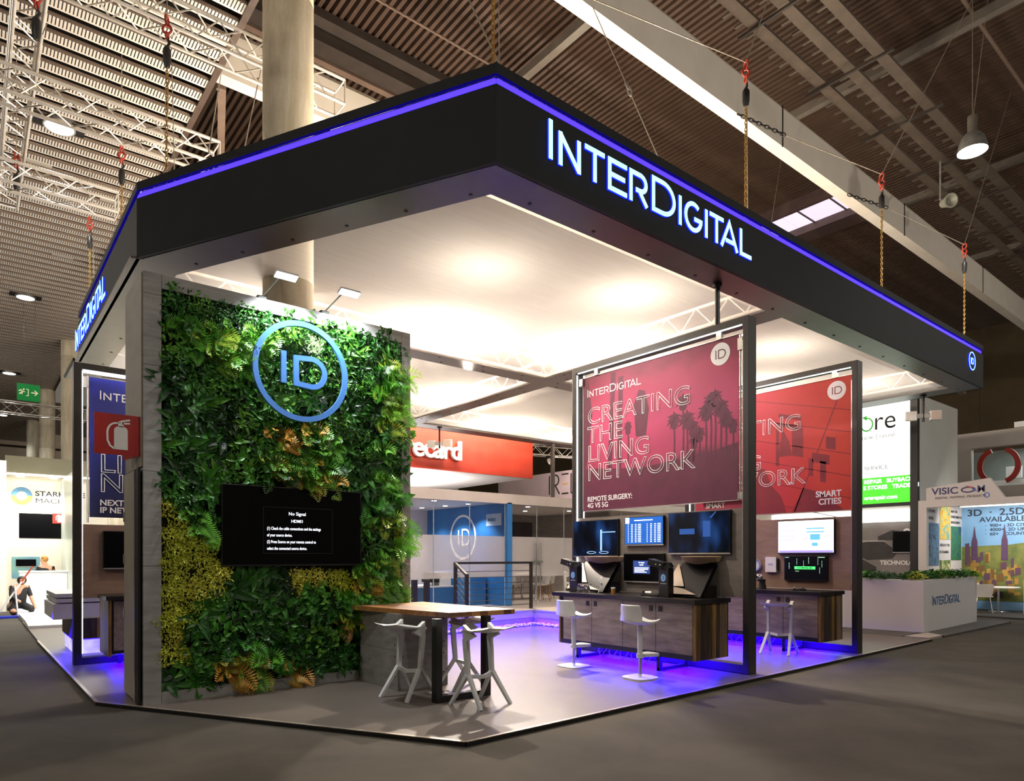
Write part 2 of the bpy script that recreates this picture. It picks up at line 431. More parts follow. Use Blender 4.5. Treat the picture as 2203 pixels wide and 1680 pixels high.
# hall walls
def panelwall():
    t = NT('hall_wall_panel'); v = t.coords((1, 1, 1))
    f = t.noise(v, .6, 3)
    t.link(t.ramp(f, [(.3, '#4a3d26'), (.7, '#55472d')]), t.p.inputs['Base Color']); t.p.inputs['Roughness'].default_value = .8
    return t.m
mb = MB(); mb.box(41, 41.3, -12, 60, 0, 13.5)
for y in (2, 7, 12, 17): mb.box(40.97, 41, y-.03, y+.03, 0, 13.5)
mb.build('wall_right', panelwall(), kind='structure')
mb = MB(); mb.box(-30, 41, 62, 62.3, 0, 13.4)
wb = mb.build('wall_back', pm('far_hall_wall', '#6b6055', '#776b5f', 1, .8), kind='structure')
# pale stacked wall panels between the left columns
t_ = thing('wall_left', 'pale stacked panel wall beyond the left columns', 'wall', (5, 60.5, 0)); st(t_)
mb = MB()
for k in range(9): mb.box(1.6, 12, 60.6, 61.2, 1.2*k+.1, 1.2*k+1.12)
mb.build('wall_panels', pm('pale_wall_panel', '#c7b8a4', '#d2c3af', 2, .7), t_)

# concrete columns
def concrete(name, c1, c2, streak=(3, 3, .5)):
    t = NT(name); a = t.noise(t.coords(streak), 2.2, 6, .6, .4); b = t.noise(t.coords(), 40, 3)
    mx = t.node('ShaderNodeMath', operation='MULTIPLY_ADD'); t.link(b, mx.inputs[0]); mx.inputs[1].default_value = .18; t.link(a, mx.inputs[2])
    t.link(t.ramp(mx.outputs[0], [(.42, c1), (.75, c2)]), t.p.inputs['Base Color']); t.p.inputs['Roughness'].default_value = .75
    t.bump(mx.outputs[0], .25, .006); return t.m
CC = concrete('column_concrete', '#b5a98c', '#d6cbb4')
def column(x, y, top, label):
    c = thing('column', label, 'column', (x, y, 0)); st(c)
    mb = MB(); zs = [0, 2.35, 4.7, 7.05, 9.4, top] if top > 9.5 else [0, 2.35, 4.7, 7.05, top]
    for a, b in zip(zs, zs[1:]):
        mb.lathe((x, y, 0), [(.335, a), (.345, a+.012), (.345, b-.012), (.335, b)], 40)
    mb.build('column_shaft', CC, c, smooth=True); return c
column(3.52, 9.40, 13.4, 'round concrete column rising through the fabric ceiling')
column(3.3, 21.3, 10, 'round concrete column behind the planted wall')
column(3.12, 31.3, 10, 'round concrete column just beside the navy banner frame')
column(3.08, 41.2, 10, 'round concrete column next beyond the exit sign')
column(3.1, 51, 10, 'farthest round concrete column at the left')

# white box beams
BW = pm('white_beam_paint', '#ddd3c4', '#e5dccd', 2, .55)
def beam(y0, y1, z0, z1, x0, label):
    b = thing('roof_beam', label, 'beam', (x0, y0, z0)); st(b)
    mb = MB(); mb.poly(Fr((x0, 0, 0), (0, 1, 0), (0, 0, 1)), [(y0, z0+.25), (y0+.0, z0+.22), (y0, z0), (y1, z0), (y1, z1), (y0+.06, z1), (y0, z1-.1)], 0, 44)
    mb.build('beam_body', BW, b)
    mb = MB()
    for k in range(6): mb.box(x0+3.6+k*6.2, x0+3.63+k*6.2, y0-.012, y0+.01, z0-.01, z1-.05)
    mb.build('beam_strap', M['screw'], b); return b
beam(7.41, 7.68, 10.2, 11.1, 3.45, 'white box beam running over the right edge of the canopy')
beam(12.58, 12.86, 10.2, 11.1, 3.45, 'white box beam passing behind the tall concrete column')
mb = MB(); mb.bar((3.6, 12.9, 10.25), (4.6, 16.6, 10.4), .14, .2); st(mb.build('roof_brace', LB, label='brown diagonal brace under the roof left of the column', cat='beam'))

# ------------------------------------------------------------------ trusses
def truss(p0, p1, size, label, group, step=.32):
    p0, p1 = Vector(p0), Vector(p1); d = (p1-p0); L = d.length; d.normalize()
    s_ = d.cross(Vector((0, 0, 1))).normalized()*(size/2); u = Vector((0, 0, size/2))
    t = thing('lighting_truss', label, 'truss', (p0+p1)/2, group)
    cs = [(-s_-u), (s_-u), (s_+u), (-s_+u)]
    for c in cs:
        mb = MB(); mb.cyl(p0+c, p1+c, .026, n=10); mb.build('chord', M['alu'], t, smooth=True)
    mb = MB(); n = int(L/step)
    for f in range(4):
        a, b = cs[f], cs[(f+1) % 4]
        for i in range(n):
            q0 = p0+d*(i*step); q1 = p0+d*((i+1)*step)
            if i % 2: mb.cyl(q0+a, q1+b, .011, n=5)
            else: mb.cyl(q0+b, q1+a, .011, n=5)
        for q in (p0, p1): mb.cyl(q+a, q+b, .014, n=6)
    mb.build('lacing', M['alu'], t); return t
truss((-3, 10.2, 9.0), (4.66, 10.2, 9.0), .38, 'upper aluminium truss passing behind the concrete column', 'ceiling trusses')
truss((-3, 11.4, 8.0), (3.1, 11.4, 8.0), .36, 'aluminium truss crossing just above the recessed ceiling lamp', 'ceiling trusses')
truss((-3, 14.1, 8.0), (2.1, 14.1, 8.0), .36, 'lower aluminium truss ending behind the canopy corner', 'ceiling trusses')
truss((.58, 7.0, 8.5), (.58, 16.2, 8.5), .3, 'aluminium truss pointing down the hall at far left', 'ceiling trusses')
truss((-4, 36.6, 8.1), (4.2, 36.6, 8.1), .5, 'far aluminium truss below the green exit sign', 'ceiling trusses', .5)
truss((15.5, 23.5, 6.3), (27, 21.5, 6.5), .45, 'aluminium truss hung with lamps beyond the red hanging sign', 'ceiling trusses', .5)

# ------------------------------------------------------------------ wordmark and emblem strokes
def wordmark(mb, fr, h, c0=0, c1=.02, w_=.115):
    g = lambda path, cl=False: mb.ribbon(fr, [(x*h, y*h) for x, y in path], w_*h, c0, c1, cl)
    lo, hi = .03, .80
    g([(.01, 0), (.01, 1)])
    g([(.35, -.03), (.35, .83)]); g([(.33, .80), (1.02, .0)]); g([(1.01, -.03), (1.01, .83)])
    g([(1.23, hi), (1.98, hi)]); g([(1.605, -.03), (1.605, hi-.05)])
    g([(2.88, hi), (2.18, hi), (2.18, lo), (2.88, lo)]); g([(2.24, .42), (2.8, .42)])
    g([(3.05, -.03), (3.05, hi), (3.46, hi)] + arc(3.46, .575, .24, .225, 80, -90, 8) + [(3.26, .35)]); g([(3.42, .33), (3.74, -.03)])
    g([(4.03, .05), (4.03, .95)] + arc(4.45, .5, .54, .45, 90, -90, 14), True)
    g([(5.28, -.03), (5.28, .85)])
    g(arc(5.94, .41, .39, .40, 50, 345, 18) + [(6.32, .36), (5.98, .36)])
    g([(6.6, -.03), (6.6, .85)])
    g([(6.78, hi), (7.53, hi)]); g([(7.155, -.03), (7.155, hi-.05)])
    g([(7.42, -.03), (7.86, .82), (8.31, -.03)]); g([(7.66, .22), (8.12, .22)])
    g([(8.53, .85), (8.53, lo), (9.15, lo)])
def emblem(mb, fr, r, c0, c1, ring=True, w_=.07):
    if ring: mb.ribbon(fr, arc(0, 0, r, r, 0, 352, 44), w_*r*1.5, c0, c1, True)
    s_ = r*.34; g = lambda path, cl=False: mb.ribbon(fr, [(x*s_, y*s_) for x, y in path], w_*r*1.5, c0, c1, cl)
    g([(-1.15, -1), (-1.15, 1.02)]); g([(-.45, -.9), (-.45, .9)] + arc(.35, 0, 1.0, .95, 90, -90, 12), True)

# ------------------------------------------------------------------ hanging canopy
FAS = pm('canopy_fascia', '#0e1214', '#12171a', 3, .65, 0, .3)
SOF = pm('canopy_soffit', '#453932', '#4d403a', 3, .38)
cp = thing('canopy', 'huge dark hanging canopy with blue light line and glowing name', 'canopy', (9, 10, 5.4))
ZB, ZT = 5.4, 6.36
path = [(17.8, 5.13), (3.95, 5.13), (1.66, 9.65), (1.66, 15.5)]
inner = [(17.8, 5.17), (3.975, 5.17), (1.70, 9.66), (1.70, 15.5)]
for k, nm in enumerate(('fascia', 'fascia', 'fascia')):
    a, b, c, d = path[k], path[k+1], inner[k+1], inner[k]
    mb = MB(); mb.prism([a, b, c, d], ZB, ZB+.755); mb.prism([a, b, c, d], ZB+.855, ZT)
    nx, ny = (Vector(b)-Vector(a)).normalized().yx; off = Vector((-nx, ny))*.05 * (1 if k == 0 else 1)
    mb.build(nm, FAS, cp)
ctr = Vector((9, 11))
inn = lambda p, k: tuple(Vector(p) + (ctr-Vector(p)).normalized()*k)
LP = [(17.8, 5.19), (3.99, 5.19), (1.72, 9.67), (1.72, 15.5)]
for k in range(3):
    a, b = LP[k], LP[k+1]; c, d = inn(LP[k+1], .06), inn(LP[k], .06)
    mb = MB(); mb.prism([a, b, c, d], ZB+.74, ZB+.87); mb.build('light_channel', FAS, cp)
    d_ = (Vector(b)-Vector(a)).normalized(); nrm = Vector((d_.y, -d_.x))
    if nrm.dot(ctr-Vector(a)) > 0: nrm = -nrm
    a2, b2 = Vector(a)+nrm*.012, Vector(b)+nrm*.012
    mb = MB(); mb.bar((a2.x, a2.y, ZB+.80), (b2.x, b2.y, ZB+.80), .02, .09); mb.build('led_strip', M['led_b'], cp)
# underside frame plates with bolts
def plate(pts, nm='soffit_plate'):
    mb = MB(); mb.prism(pts, ZB-.0, ZB+.03); mb.build(nm, SOF, cp)
plate([(17.8, 5.18), (3.98, 5.18), (4.26, 5.63), (17.8, 5.63)])
plate([(3.98, 5.18), (1.72, 9.66), (2.18, 9.91), (4.26, 5.63)])
plate([(1.72, 9.66), (1.6, 9.7), (1.6, 17.1), (2.18, 17.1), (2.18, 9.91)])
plate([(2.18, 16.56), (17.8, 16.56), (17.8, 17.1), (2.18, 17.1)])
plate([(17.2, 5.63), (17.8, 5.63), (17.8, 16.56), (17.2, 16.56)])
plate([(2.18, 10.74), (17.2, 10.74), (17.2, 11.2), (2.18, 11.2)], 'cross_beam')
plate([(9.58, 5.63), (10.06, 5.63), (10.06, 10.74), (9.58, 10.74)], 'cross_beam')
plate([(9.58, 11.2), (10.06, 11.2), (10.06, 16.56), (9.58, 16.56)], 'cross_beam')
mb = MB(); mb.box(2.0, 17.8, 17.05, 17.1, ZB, ZB+.25); mb.box(17.76, 17.8, 5.15, 17.1, ZB, ZB+.3)
mb.poly(FX(1.6, 17.1, ZB), [(0, 0), (1.6, 0), (1.6, .06), (0, .06)], 0, .03)
mb.build('back_fascia', FAS, cp)
mb = MB()
def bolt(x, y): mb.cyl((x, y, ZB-.006), (x, y, ZB+.01), .022, n=8)
for k in range(14):
    bolt(4.7+k*.98, 5.52)
    if k % 2: bolt(2.6+k*1.05, 16.68)
    bolt(2.9+k*1.02, 10.84); bolt(3.1+k*1.02, 11.1)
for k in range(6):
    bolt(9.68, 6+k*.85); bolt(9.96, 6.2+k*.85); bolt(9.68, 11.7+k*.85); bolt(9.96, 11.9+k*.85); bolt(2.06, 10.4+k*1.0)
    bolt(4.1-k*.36, 5.77+k*.72)
mb.build('bolts', M['screw'], cp)
# sheer fabric
def fabric():
    t = NT('sheer_ceiling_fabric'); v = t.coords((1, 1, 1)); f = t.noise(v, .7, 3, .5, .6); g = t.noise(t.coords((1, 9, 1)), 1.5, 3)
    tr = t.node('ShaderNodeBsdfTransparent'); tl = t.node('ShaderNodeBsdfTranslucent'); df = t.node('ShaderNodeBsdfDiffuse')
    col = t.ramp(f, [(.3, '#f3eeea'), (.7, '#faf6f2')])
    for s_ in (tl, df): t.link(col, s_.inputs['Color'])
    tr.inputs[0].default_value = (1, .985, .97, 1)
    m1 = t.node('ShaderNodeMixShader'); m1.inputs[0].default_value = .5; t.link(tl.outputs[0], m1.inputs[1]); t.link(df.outputs[0], m1.inputs[2])
    k = t.node('ShaderNodeMath', operation='MULTIPLY_ADD'); t.link(g, k.inputs[0]); k.inputs[1].default_value = .10; k.inputs[2].default_value = .36
    m2 = t.node('ShaderNodeMixShader'); t.link(k.outputs[0], m2.inputs[0]); t.link(m1.outputs[0], m2.inputs[1]); t.link(tr.outputs[0], m2.inputs[2])
    t.link(m2.outputs[0], t.out.inputs[0]); return t.m
mb = MB(); mb.prism([(17.5, 5.4), (4.1, 5.4), (1.95, 9.8), (1.95, 16.8), (17.5, 16.8)], ZB+.05, ZB+.052)
# one single sheet, not a closed slab
me_b = MB(); me_b._f([me_b.bm.verts.new((x, y, ZB+.05)) for x, y in ((17.5, 5.4), (4.1, 5.4), (1.95, 9.8), (1.95, 16.8), (17.5, 16.8))]); mb.bm.free()
me_b.build('fabric_ceiling', fabric(), cp)
mb = MB()
for yy in (5.7, 10.97, 16.4):
    for z in (5.56, 5.9): mb.cyl((4.3 if yy < 6 else 2.4, yy, z), (17.4, yy, z), .03, n=8)
    for k in range(6 if yy < 6 else 0, 46): mb.cyl((2.5+k*.32, yy, 5.56 if k % 2 else 5.9), (2.82+k*.32, yy, 5.9 if k % 2 else 5.56), .012, n=5)
for xx in (9.82, 17.0):
    for z in (5.56, 5.9): mb.cyl((xx, 5.7, z), (xx, 16.4, z), .03, n=8)
    for k in range(33): mb.cyl((xx, 5.8+k*.32, 5.56 if k % 2 else 5.9), (xx, 6.12+k*.32, 5.9 if k % 2 else 5.56), .012, n=5)
mb.build('inner_truss', M['alu'], cp)
LET = em('lit_letter_face', '#8fd8ff', 1.25, '#a6e2ff'); LETS = em('lit_letter_side', '#1a2cff', .8)
def litmark(place, small=False):
    mb = MB(); mb.mi = 1; place(mb, 0.0, .02, 1.12); mb.mi = 0; place(mb, .0201, .024, 1.0)
    return mb
fr = FY(4.63, 5.13, 5.672)
litmark(lambda m, a, b, k: wordmark(m, fr, .405, a, b, .13*k)).build('lit_lettering', [LET, LETS], cp, fix=False)
fr2 = FX(1.66, 15.75, 5.66)
litmark(lambda m, a, b, k: wordmark(m, fr2, .405, a, b, .125*k)).build('lit_lettering', [LET, LETS], cp, fix=False)
fr3 = FY(17.02, 5.13, 5.865)
litmark(lambda m, a, b, k: emblem(m, fr3, .19, a, b)).build('lit_emblem', [LET, LETS], cp, fix=False)

# hanging flood lamp pairs and the pole down to the banner frame
FLW = pm('flood_housing', '#d8d4cf', '#e2deda', 6, .4)
def floods(x, y, label, drop=.62):
    t = thing('flood_light_pair', label, 'floodlight', (x, y, ZB), 'flood light pairs under the canopy')
    mb = MB(); mb.cyl((x, y, ZB), (x, y, ZB-drop), .03, n=10); mb.cyl((x, y, ZB), (x, y, ZB-.03), .07, n=12); mb.build('drop_pole', M['black'], t)
    for s_ in (-1, 1):
        mb = MB(); c = Vector((x+s_*.12*.6, y-s_*.12*.8, ZB-drop+.14)); q = Fr(c, (.6*s_, -.8*s_, 0), (0, 0, 1))
        mb.fbox(q, .02, .26, -.11, .11, -.05, .05, .015); h = mb.build('lamp_head', FLW, t)
        mb = MB(); mb.fbox(q, .04, .24, -.09, .09, .05, .055); mb.build('glass', pm('flood_glass', '#cbb6a8', '#d4c0b2', 6, .2), h)
        mb = MB(); mb.bar(c-Vector((.12*s_*.6, -.12*s_*.8, 0)), c+Vector((.03*s_*.6, -.03*s_*.8, 0)), .05, .1); mb.build('bracket', M['silver'], t)
    mb = MB(); mb.tube([(x+.06, y, ZB-.05), (x+.1, y, ZB-.25), (x+.03, y-.1, ZB-.42), (x+.14, y-.12, ZB-.62), (x+.2, y-.2, ZB-.5)], .006, 6); mb.build('cord', M['cable'], t)
    return t
floods(10.75, 16.7, 'pair of pale flood lamps hanging in front of the red sign')
floods(17.5, 6.25, 'pair of pale flood lamps at the far right end of the canopy')

# ------------------------------------------------------------------ living wall
CW = concrete('concrete_board', '#8a8986', '#a5a4a1', (1, 1, 7))
CWS = pm('pale_side_board', '#8d8474', '#9a917f', 2, .6, stretch=(1, 1, 3))
lw = thing('living_wall', 'tall planted green wall framed in grey concrete boards', 'green wall', (3.0, 8.4, .04))
mb = MB(); mb.box(1.425, 4.62, 8.02, 8.84, .04, 4.59); mb.build('wall_core', CW, lw)
mb = MB()
for x0, x1, z0, z1 in ((1.42, 1.592, .04, 1.5), (1.42, 1.592, 1.504, 2.5), (1.42, 1.592, 2.504, 3.62), (1.42, 1.592, 3.624, 4.37), (4.49, 4.62, .04, 1.5), (4.49, 4.62, 1.504, 2.9), (4.49, 4.62, 2.904, 4.37),
                      (1.42, 1.592, 4.374, 4.6), (1.596, 3.0, 4.45, 4.6), (3.004, 4.486, 4.45, 4.6), (4.49, 4.62, 4.374, 4.6), (1.596, 3.0, .04, .16), (3.004, 4.486, .04, .16)):
    mb.box(x0, x1, 7.9, 8.03, z0, z1)
mb.build('concrete_surround', CW, lw)
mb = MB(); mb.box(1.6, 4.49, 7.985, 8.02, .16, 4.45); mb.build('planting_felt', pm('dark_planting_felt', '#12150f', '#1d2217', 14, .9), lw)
mb = MB(); mb.box(1.405, 1.425, 7.93, 8.84, 2.55, 4.59); mb.box(1.405, 1.425, 8.10, 8.84, .04, 2.545); mb.build('side_board', CWS, lw)
mb = MB(); mb.box(1.385, 1.405, 8.12, 8.80, .06, 2.53); dr = mb.build('door', pm('storage_door_board', '#a39a89', '#b2a998', 2, .5), lw)
mb = MB(); mb.box(1.37, 1.386, 8.09, 8.125, .06, 2.53); mb.build('door_edge', M['silver'], dr)
for z in (.9, 1.52, 2.0):
    mb = MB(); mb.box(1.375, 1.386, 8.76, 8.80, z, z+.11); mb.build('hinge', M['silver'], dr)
mb = MB(); mb.box(1.375, 1.4, 7.93, 8.09, .06, 2.53); mb.build('door_gap_shade', M['screw'], lw)  # solid dark strip painted in for the shade of the open gap

LEAFC = {'green': [('#204712', 0), ('#30691c', .35), ('#418a24', .7), ('#78b53a', 1)], 'dark': [('#102c10', 0), ('#1f4d1c', .5), ('#377c28', 1)],
         'fern': [('#4a8f26', 0), ('#6bb030', .45), ('#a8b03a', .72), ('#c9963a', .88), ('#c97a2a', 1)], 'yellow': [('#b4c036', 0), ('#d2d648', .5), ('#e8e060', 1)], 'pale': [('#9cc97a', 0), ('#c9e0ac', 1)]}
def leafmat(name):
    t = NT('leaf_'+name); oi = t.node('ShaderNodeObjectInfo'); f = t.noise(t.coords(), 9, 2)
    a = t.node('ShaderNodeMath', operation='MULTIPLY_ADD'); t.link(f, a.inputs[0]); a.inputs[1].default_value = .55
    b = t.node('ShaderNodeMath', operation='MULTIPLY_ADD'); t.link(oi.outputs['Random'], b.inputs[0]); b.inputs[1].default_value = .85; b.inputs[2].default_value = -.2
    t.link(b.outputs[0], a.inputs[2])
    t.link(t.ramp(a.outputs[0], [(p, c) for c, p in LEAFC[name]]), t.p.inputs['Base Color'])
    t.p.inputs['Roughness'].default_value = .38; t.p.inputs['Specular IOR Level'].default_value = .5
    tl = t.node('ShaderNodeBsdfTranslucent'); tl.inputs[0].default_value = lin(LEAFC[name][1][0])
    mx = t.node('ShaderNodeMixShader'); mx.inputs[0].default_value = .2
    t.link(t.p.outputs[0], mx.inputs[1]); t.link(tl.outputs[0], mx.inputs[2]); t.link(mx.outputs[0], t.out.inputs[0])
    return t.m
LM = {k: leafmat(k) for k in LEAFC}
def leaf(mb, p, d, n, L, W, bend=.25, seg=3):
    p = Vector(p); d = Vector(d).normalized(); n = Vector(n); s_ = d.cross(n)
    if s_.length < 1e-3: s_ = d.cross(Vector((1, 0, .3)))
    s_.normalize(); n = s_.cross(d); prev = None
    for i in range(seg+1):
        k = i/seg; c = p + d*(L*k) - n*(bend*L*k*k); w_ = W*math.sin(PI*min(.08+k*.92, 1)**.8)*.5
        if i == seg: cur = [mb.bm.verts.new(c)]
        else: cur = [mb.bm.verts.new(c-s_*w_+n*w_*.35), mb.bm.verts.new(c), mb.bm.verts.new(c+s_*w_+n*w_*.35)]
        if prev:
            if len(cur) == 3: mb._f([prev[0], prev[1], cur[1], cur[0]]); mb._f([prev[1], prev[2], cur[2], cur[1]])
            else: mb._f([prev[0], prev[1], cur[0]]); mb._f([prev[1], prev[2], cur[0]])
        prev = cur
R = random.uniform
def rdir(out=1.0, spread=1.0):
    a = R(0, 2*PI); return Vector((math.cos(a)*spread, -out*R(.25, 1), math.sin(a)*spread)).normalized()
OUT = Vector((0, -1, 0))
def m_fern(k):
    mb = MB()
    for i in range(6):
        a = R(-.3, PI+.3); d0 = Vector((math.cos(a), -.9, math.sin(a)*.8)).normalized(); L = R(.27, .42); n = 15; pts = []
        p = Vector((0, 0, 0)); d = d0.copy()
        for j in range(n):
            pts.append((p.copy(), d.copy())); p += d*(L/n); d = (d + Vector((0, .015, -.11))).normalized()
        for j, (q, dd) in enumerate(pts[1:]):
            t_ = (j+1)/n; s_ = dd.cross(OUT); s_ = s_.normalized() if s_.length > .05 else Vector((1, 0, 0)); ln = L*.3*math.sin(PI*min(1, t_*.8+.2))
            for sg in (-1, 1):
                e = q + s_*sg*ln + dd*ln*.35; w_ = dd*(L/n*.42)
                mb._f([mb.bm.verts.new(x) for x in (q-w_, q+s_*sg*ln*.5-w_*.6+dd*ln*.1, e, q+s_*sg*ln*.45+w_*1.3+dd*ln*.12)])
    return mb.mesh('fern', fix=False)
def m_broad(k):
    mb = MB(); n = 9
    for r_, cnt, L in ((.5, 6, .16), (.9, 8, .215)):
        for i in range(cnt):
            a = 2*PI*i/cnt+R(-.3, .3); d = Vector((math.cos(a)*r_, -R(.35, .75), math.sin(a)*r_))
            leaf(mb, (0, R(-.03, .02), 0), d, OUT, L*R(.8, 1.2), L*.42, .35)
    return mb.mesh('broadleaf_plant', fix=False)
def m_small(k, L=.035, n=120, rad=.13, droop=0):
    mb = MB()
    for i in range(n):
        a = R(0, 2*PI); r_ = rad*math.sqrt(R(0, 1)); p = Vector((math.cos(a)*r_, -R(.02, .13)*(1.2-r_/rad*.7), math.sin(a)*r_ - droop*R(0, 1)))
        leaf(mb, p, rdir(.8), rdir(1.5, .5), L*R(.7, 1.3), L*.55, .2, 2)
    return mb.mesh('small_leaf_shrub', fix=False)
def m_vine(k):
    mb = MB()
    for s_ in range(4):
        p = Vector((R(-.05, .05), 0, R(-.02, .05))); d = Vector((R(-.7, .7), -.6, R(-.2, .5)))
        for j in range(9):
            p = p + d.normalized()*.03; d += Vector((R(-.3, .3), .03, -.16))
            leaf(mb, p, rdir(.6)+Vector((0, 0, -.3)), OUT+rdir(.2)*.4, R(.05, .075), .042, .3)
    return mb.mesh('trailing_vine', fix=False)
KINDS = {'fern': ([m_fern(i) for i in range(4)], ['fern', 'fern', 'fern', 'green']), 'broadleaf_plant': ([m_broad(i) for i in range(4)], ['green', 'green', 'dark', 'dark']),
         'small_leaf_shrub': ([m_small(0), m_small(1), m_small(2)], ['green', 'green', 'dark']), 'trailing_vine': ([m_vine(i) for i in range(3)], ['green', 'dark', 'green']),
         'yellow_shrub': ([m_small(0, .032, 170, .12), m_small(1, .03, 170, .12), m_small(2, .032, 180, .12, .06)], ['yellow']*3),
         'leafy_shrub': ([m_small(i, .072, 62, .15) for i in range(3)], ['green', 'dark', 'green']), 'pale_sprig': ([m_small(0, .03, 150, .1), m_small(1, .03, 130, .1)], ['pale', 'pale'])}
for k, (ms, cs) in KINDS.items():
    for m_, c in zip(ms, cs): m_.materials.append(LM[c])
cnt = {}
def plant(kind, x, z, sc_, y=7.985):
    if cnt.get(kind, 0) >= 98:
        kind = {'broadleaf_plant': 'leafy_shrub', 'leafy_shrub': 'trailing_vine', 'small_leaf_shrub': 'trailing_vine'}.get(kind, 'fern' if cnt.get('fern', 0) < 98 else 'small_leaf_shrub')
        if cnt.get(kind, 0) >= 98: return
    cnt[kind] = cnt.get(kind, 0)+1
    o = bpy.data.objects.new(kind, random.choice(KINDS[kind][0])); COL.objects.link(o); o.parent = lw
    o.location = Vector((x, y, z))-ORG[lw]; o.rotation_euler = (R(-.15, .15), R(-.5, .5), R(-.2, .2)); o.scale = (sc_,)*3
TVX0, TVX1, TVZ0, TVZ1 = 2.18, 3.89, 1.47, 2.43
nx, nz = 18, 27
for iz in range(nz):
    for ix in range(nx):
        x = 1.66+(ix+.5*(iz % 2))*2.82/(nx-.5)+R(-.04, .04); z = .24+iz*4.16/(nz-1)+R(-.05, .05)
        if TVX0-.02 < x < TVX1+.02 and TVZ0-.04 < z < TVZ1+.03: continue
        # mustard shrub down the left side and a strip below the screen; ferns in drifts
        yl = (x < 1.78+.5*math.exp(-((z-1.35)/.42)**2)+.1*math.sin(z*5) and .5 < z < 2.35) or (2.95 < x < 3.8 and 1.22 < z < 1.46)
        fn = math.sin(x*3.1+z*1.7)+math.sin(z*2.9-x*2.3+1)
        if yl: plant('yellow_shrub', x, z, R(.85, 1.2))
        elif fn > .75 or (x > 4.1 and R(0, 1) < .35): plant('fern', x, z, R(.8, 1.2))
        elif 3.15 < x < 3.45 and 4.0 < z < 4.4: plant('pale_sprig', x, z, 1)
        elif fn < -.9: plant('broadleaf_plant', x, z, R(.8, 1.15))
        else: plant(random.choice(['leafy_shrub', 'small_leaf_shrub', 'broadleaf_plant', 'trailing_vine', 'leafy_shrub']), x, z, R(.9, 1.25))
# blue ring emblem standing off the plants
EB = pm('blue_sign_face', '#4a82cf', '#5288d4', 4, .35)
s1 = thing('ring_emblem', 'blue ring emblem with two letters mounted on the green wall', 'sign', (3.06, 7.72, 3.2))
fr = FY(3.06, 7.76, 3.785)
mb = MB(); mb.ribbon(fr, arc(0, 0, .545, .56, 0, 353, 60), .062, -.0, .035, True); mb.build('ring', EB, s1)
mb = MB(); mb.ribbon(fr, [(-.22, -.165), (-.22, .205)], .062, 0, .035); mb.build('letter_bar', EB, s1)
mb = MB(); mb.ribbon(fr, [(-.07, -.15), (-.07, .15)]+arc(.11, 0, .17, .165, 90, -90, 14), .06, 0, .035, True); mb.build('letter_bowl', EB, s1)
mb = MB()
for a, b in ((0, .56), (0, -.56), (.54, 0), (-.54, 0), (-.22, 0), (-.07, 0)): mb.cyl(fr(a, b, 0), fr(a, b, -.2), .008, n=6)
mb.build('standoff', M['silver'], s1)

def tv(name, label, fr, w_, h_, group=None, screen=None, lower=M['silver'], th=.05):
    t = thing(name, label, 'television', fr(0, 0, 0), group)
    mb = MB(); mb.fbox(fr, 0, w_, 0, h_, -th, 0, .006); mb.build('bezel', M['bezel'], t)
    mb = MB(); mb.fbox(fr, .012, w_-.012, .022, h_-.012, 0, .003); s_ = mb.build('screen', screen or M['blk_scr'], t)
    if lower:
        mb = MB(); mb.fbox(fr, .0, w_, -.004, .014, -.01, .004); mb.build('lower_trim', lower, t)
    return t, s_
fr = FY(2.19, 7.86, 1.49)
t_, s_ = tv('television', 'large black television set into the planted green wall', fr, 1.69, .93, lower=None)
mb = MB()
f2 = FY(2.19, 7.86, 1.49)
mb.text(f2, 'No Signal', .055, .86, .60, .004, align='CENTER', bold=0); mb.text(f2, 'HDMI1', .05, .86, .515, .004, align='CENTER', bold=.004)
for i, q in enumerate(('(1) Check the cable connections and the settings', 'of your source device.', '(2) Press Source on your remote control to', 'select the connected source device.')):
    mb.text(f2, q, .05, .50, .425-i*.078, .004, sx=.66)
mb.build('message', M['txt_e'], s_)
mb = MB(); mb.ribbon(f2, [(.46, .15), (1.3, .15), (1.3, .69), (.46, .69)], .004, .003, .004, True); mb.build('message_frame', pm('faint_line', '#23272a', '#2a2f33', 5, .5), s_)
# flood lamps on the wall top
for x, lb in ((2.66, 'slim flood lamp on the top edge of the green wall, in front of the column'), (3.43, 'slim flood lamp on the top edge of the green wall, right of the column')):
    t_ = thing('arm_lamp', lb, 'lamp', (x, 8.0, 4.6), 'arm lamps on the green wall')
    mb = MB(); mb.box(x-.05, x+.06, 7.94, 8.05, 4.6, 4.65, .01); mb.build('foot', M['black'], t_)
    mb = MB(); mb.tube([(x, 7.99, 4.63), (x+.1, 7.62, 4.80)], .009, 8); mb.build('arm', M['silver'], t_)
    q = Fr((x+.14, 7.55, 4.80), (1, 0, 0), (0, -.9, .3)); mb = MB(); mb.fbox(q, -.13, .13, -.06, .06, 0, .03, .012); hd = mb.build('lamp_head', FLW, t_)
    mb = MB(); mb.fbox(q, -.12, .12, -.052, .052, .028, 0.034); mb.build('light_panel', em('lamp_panel', '#f6fbff', 9), hd)
    lamp('SPOT', (x+.14, 7.53, 4.77), 210, COOL, .05, (x+.3, 7.95, 3.6), 125, .8)

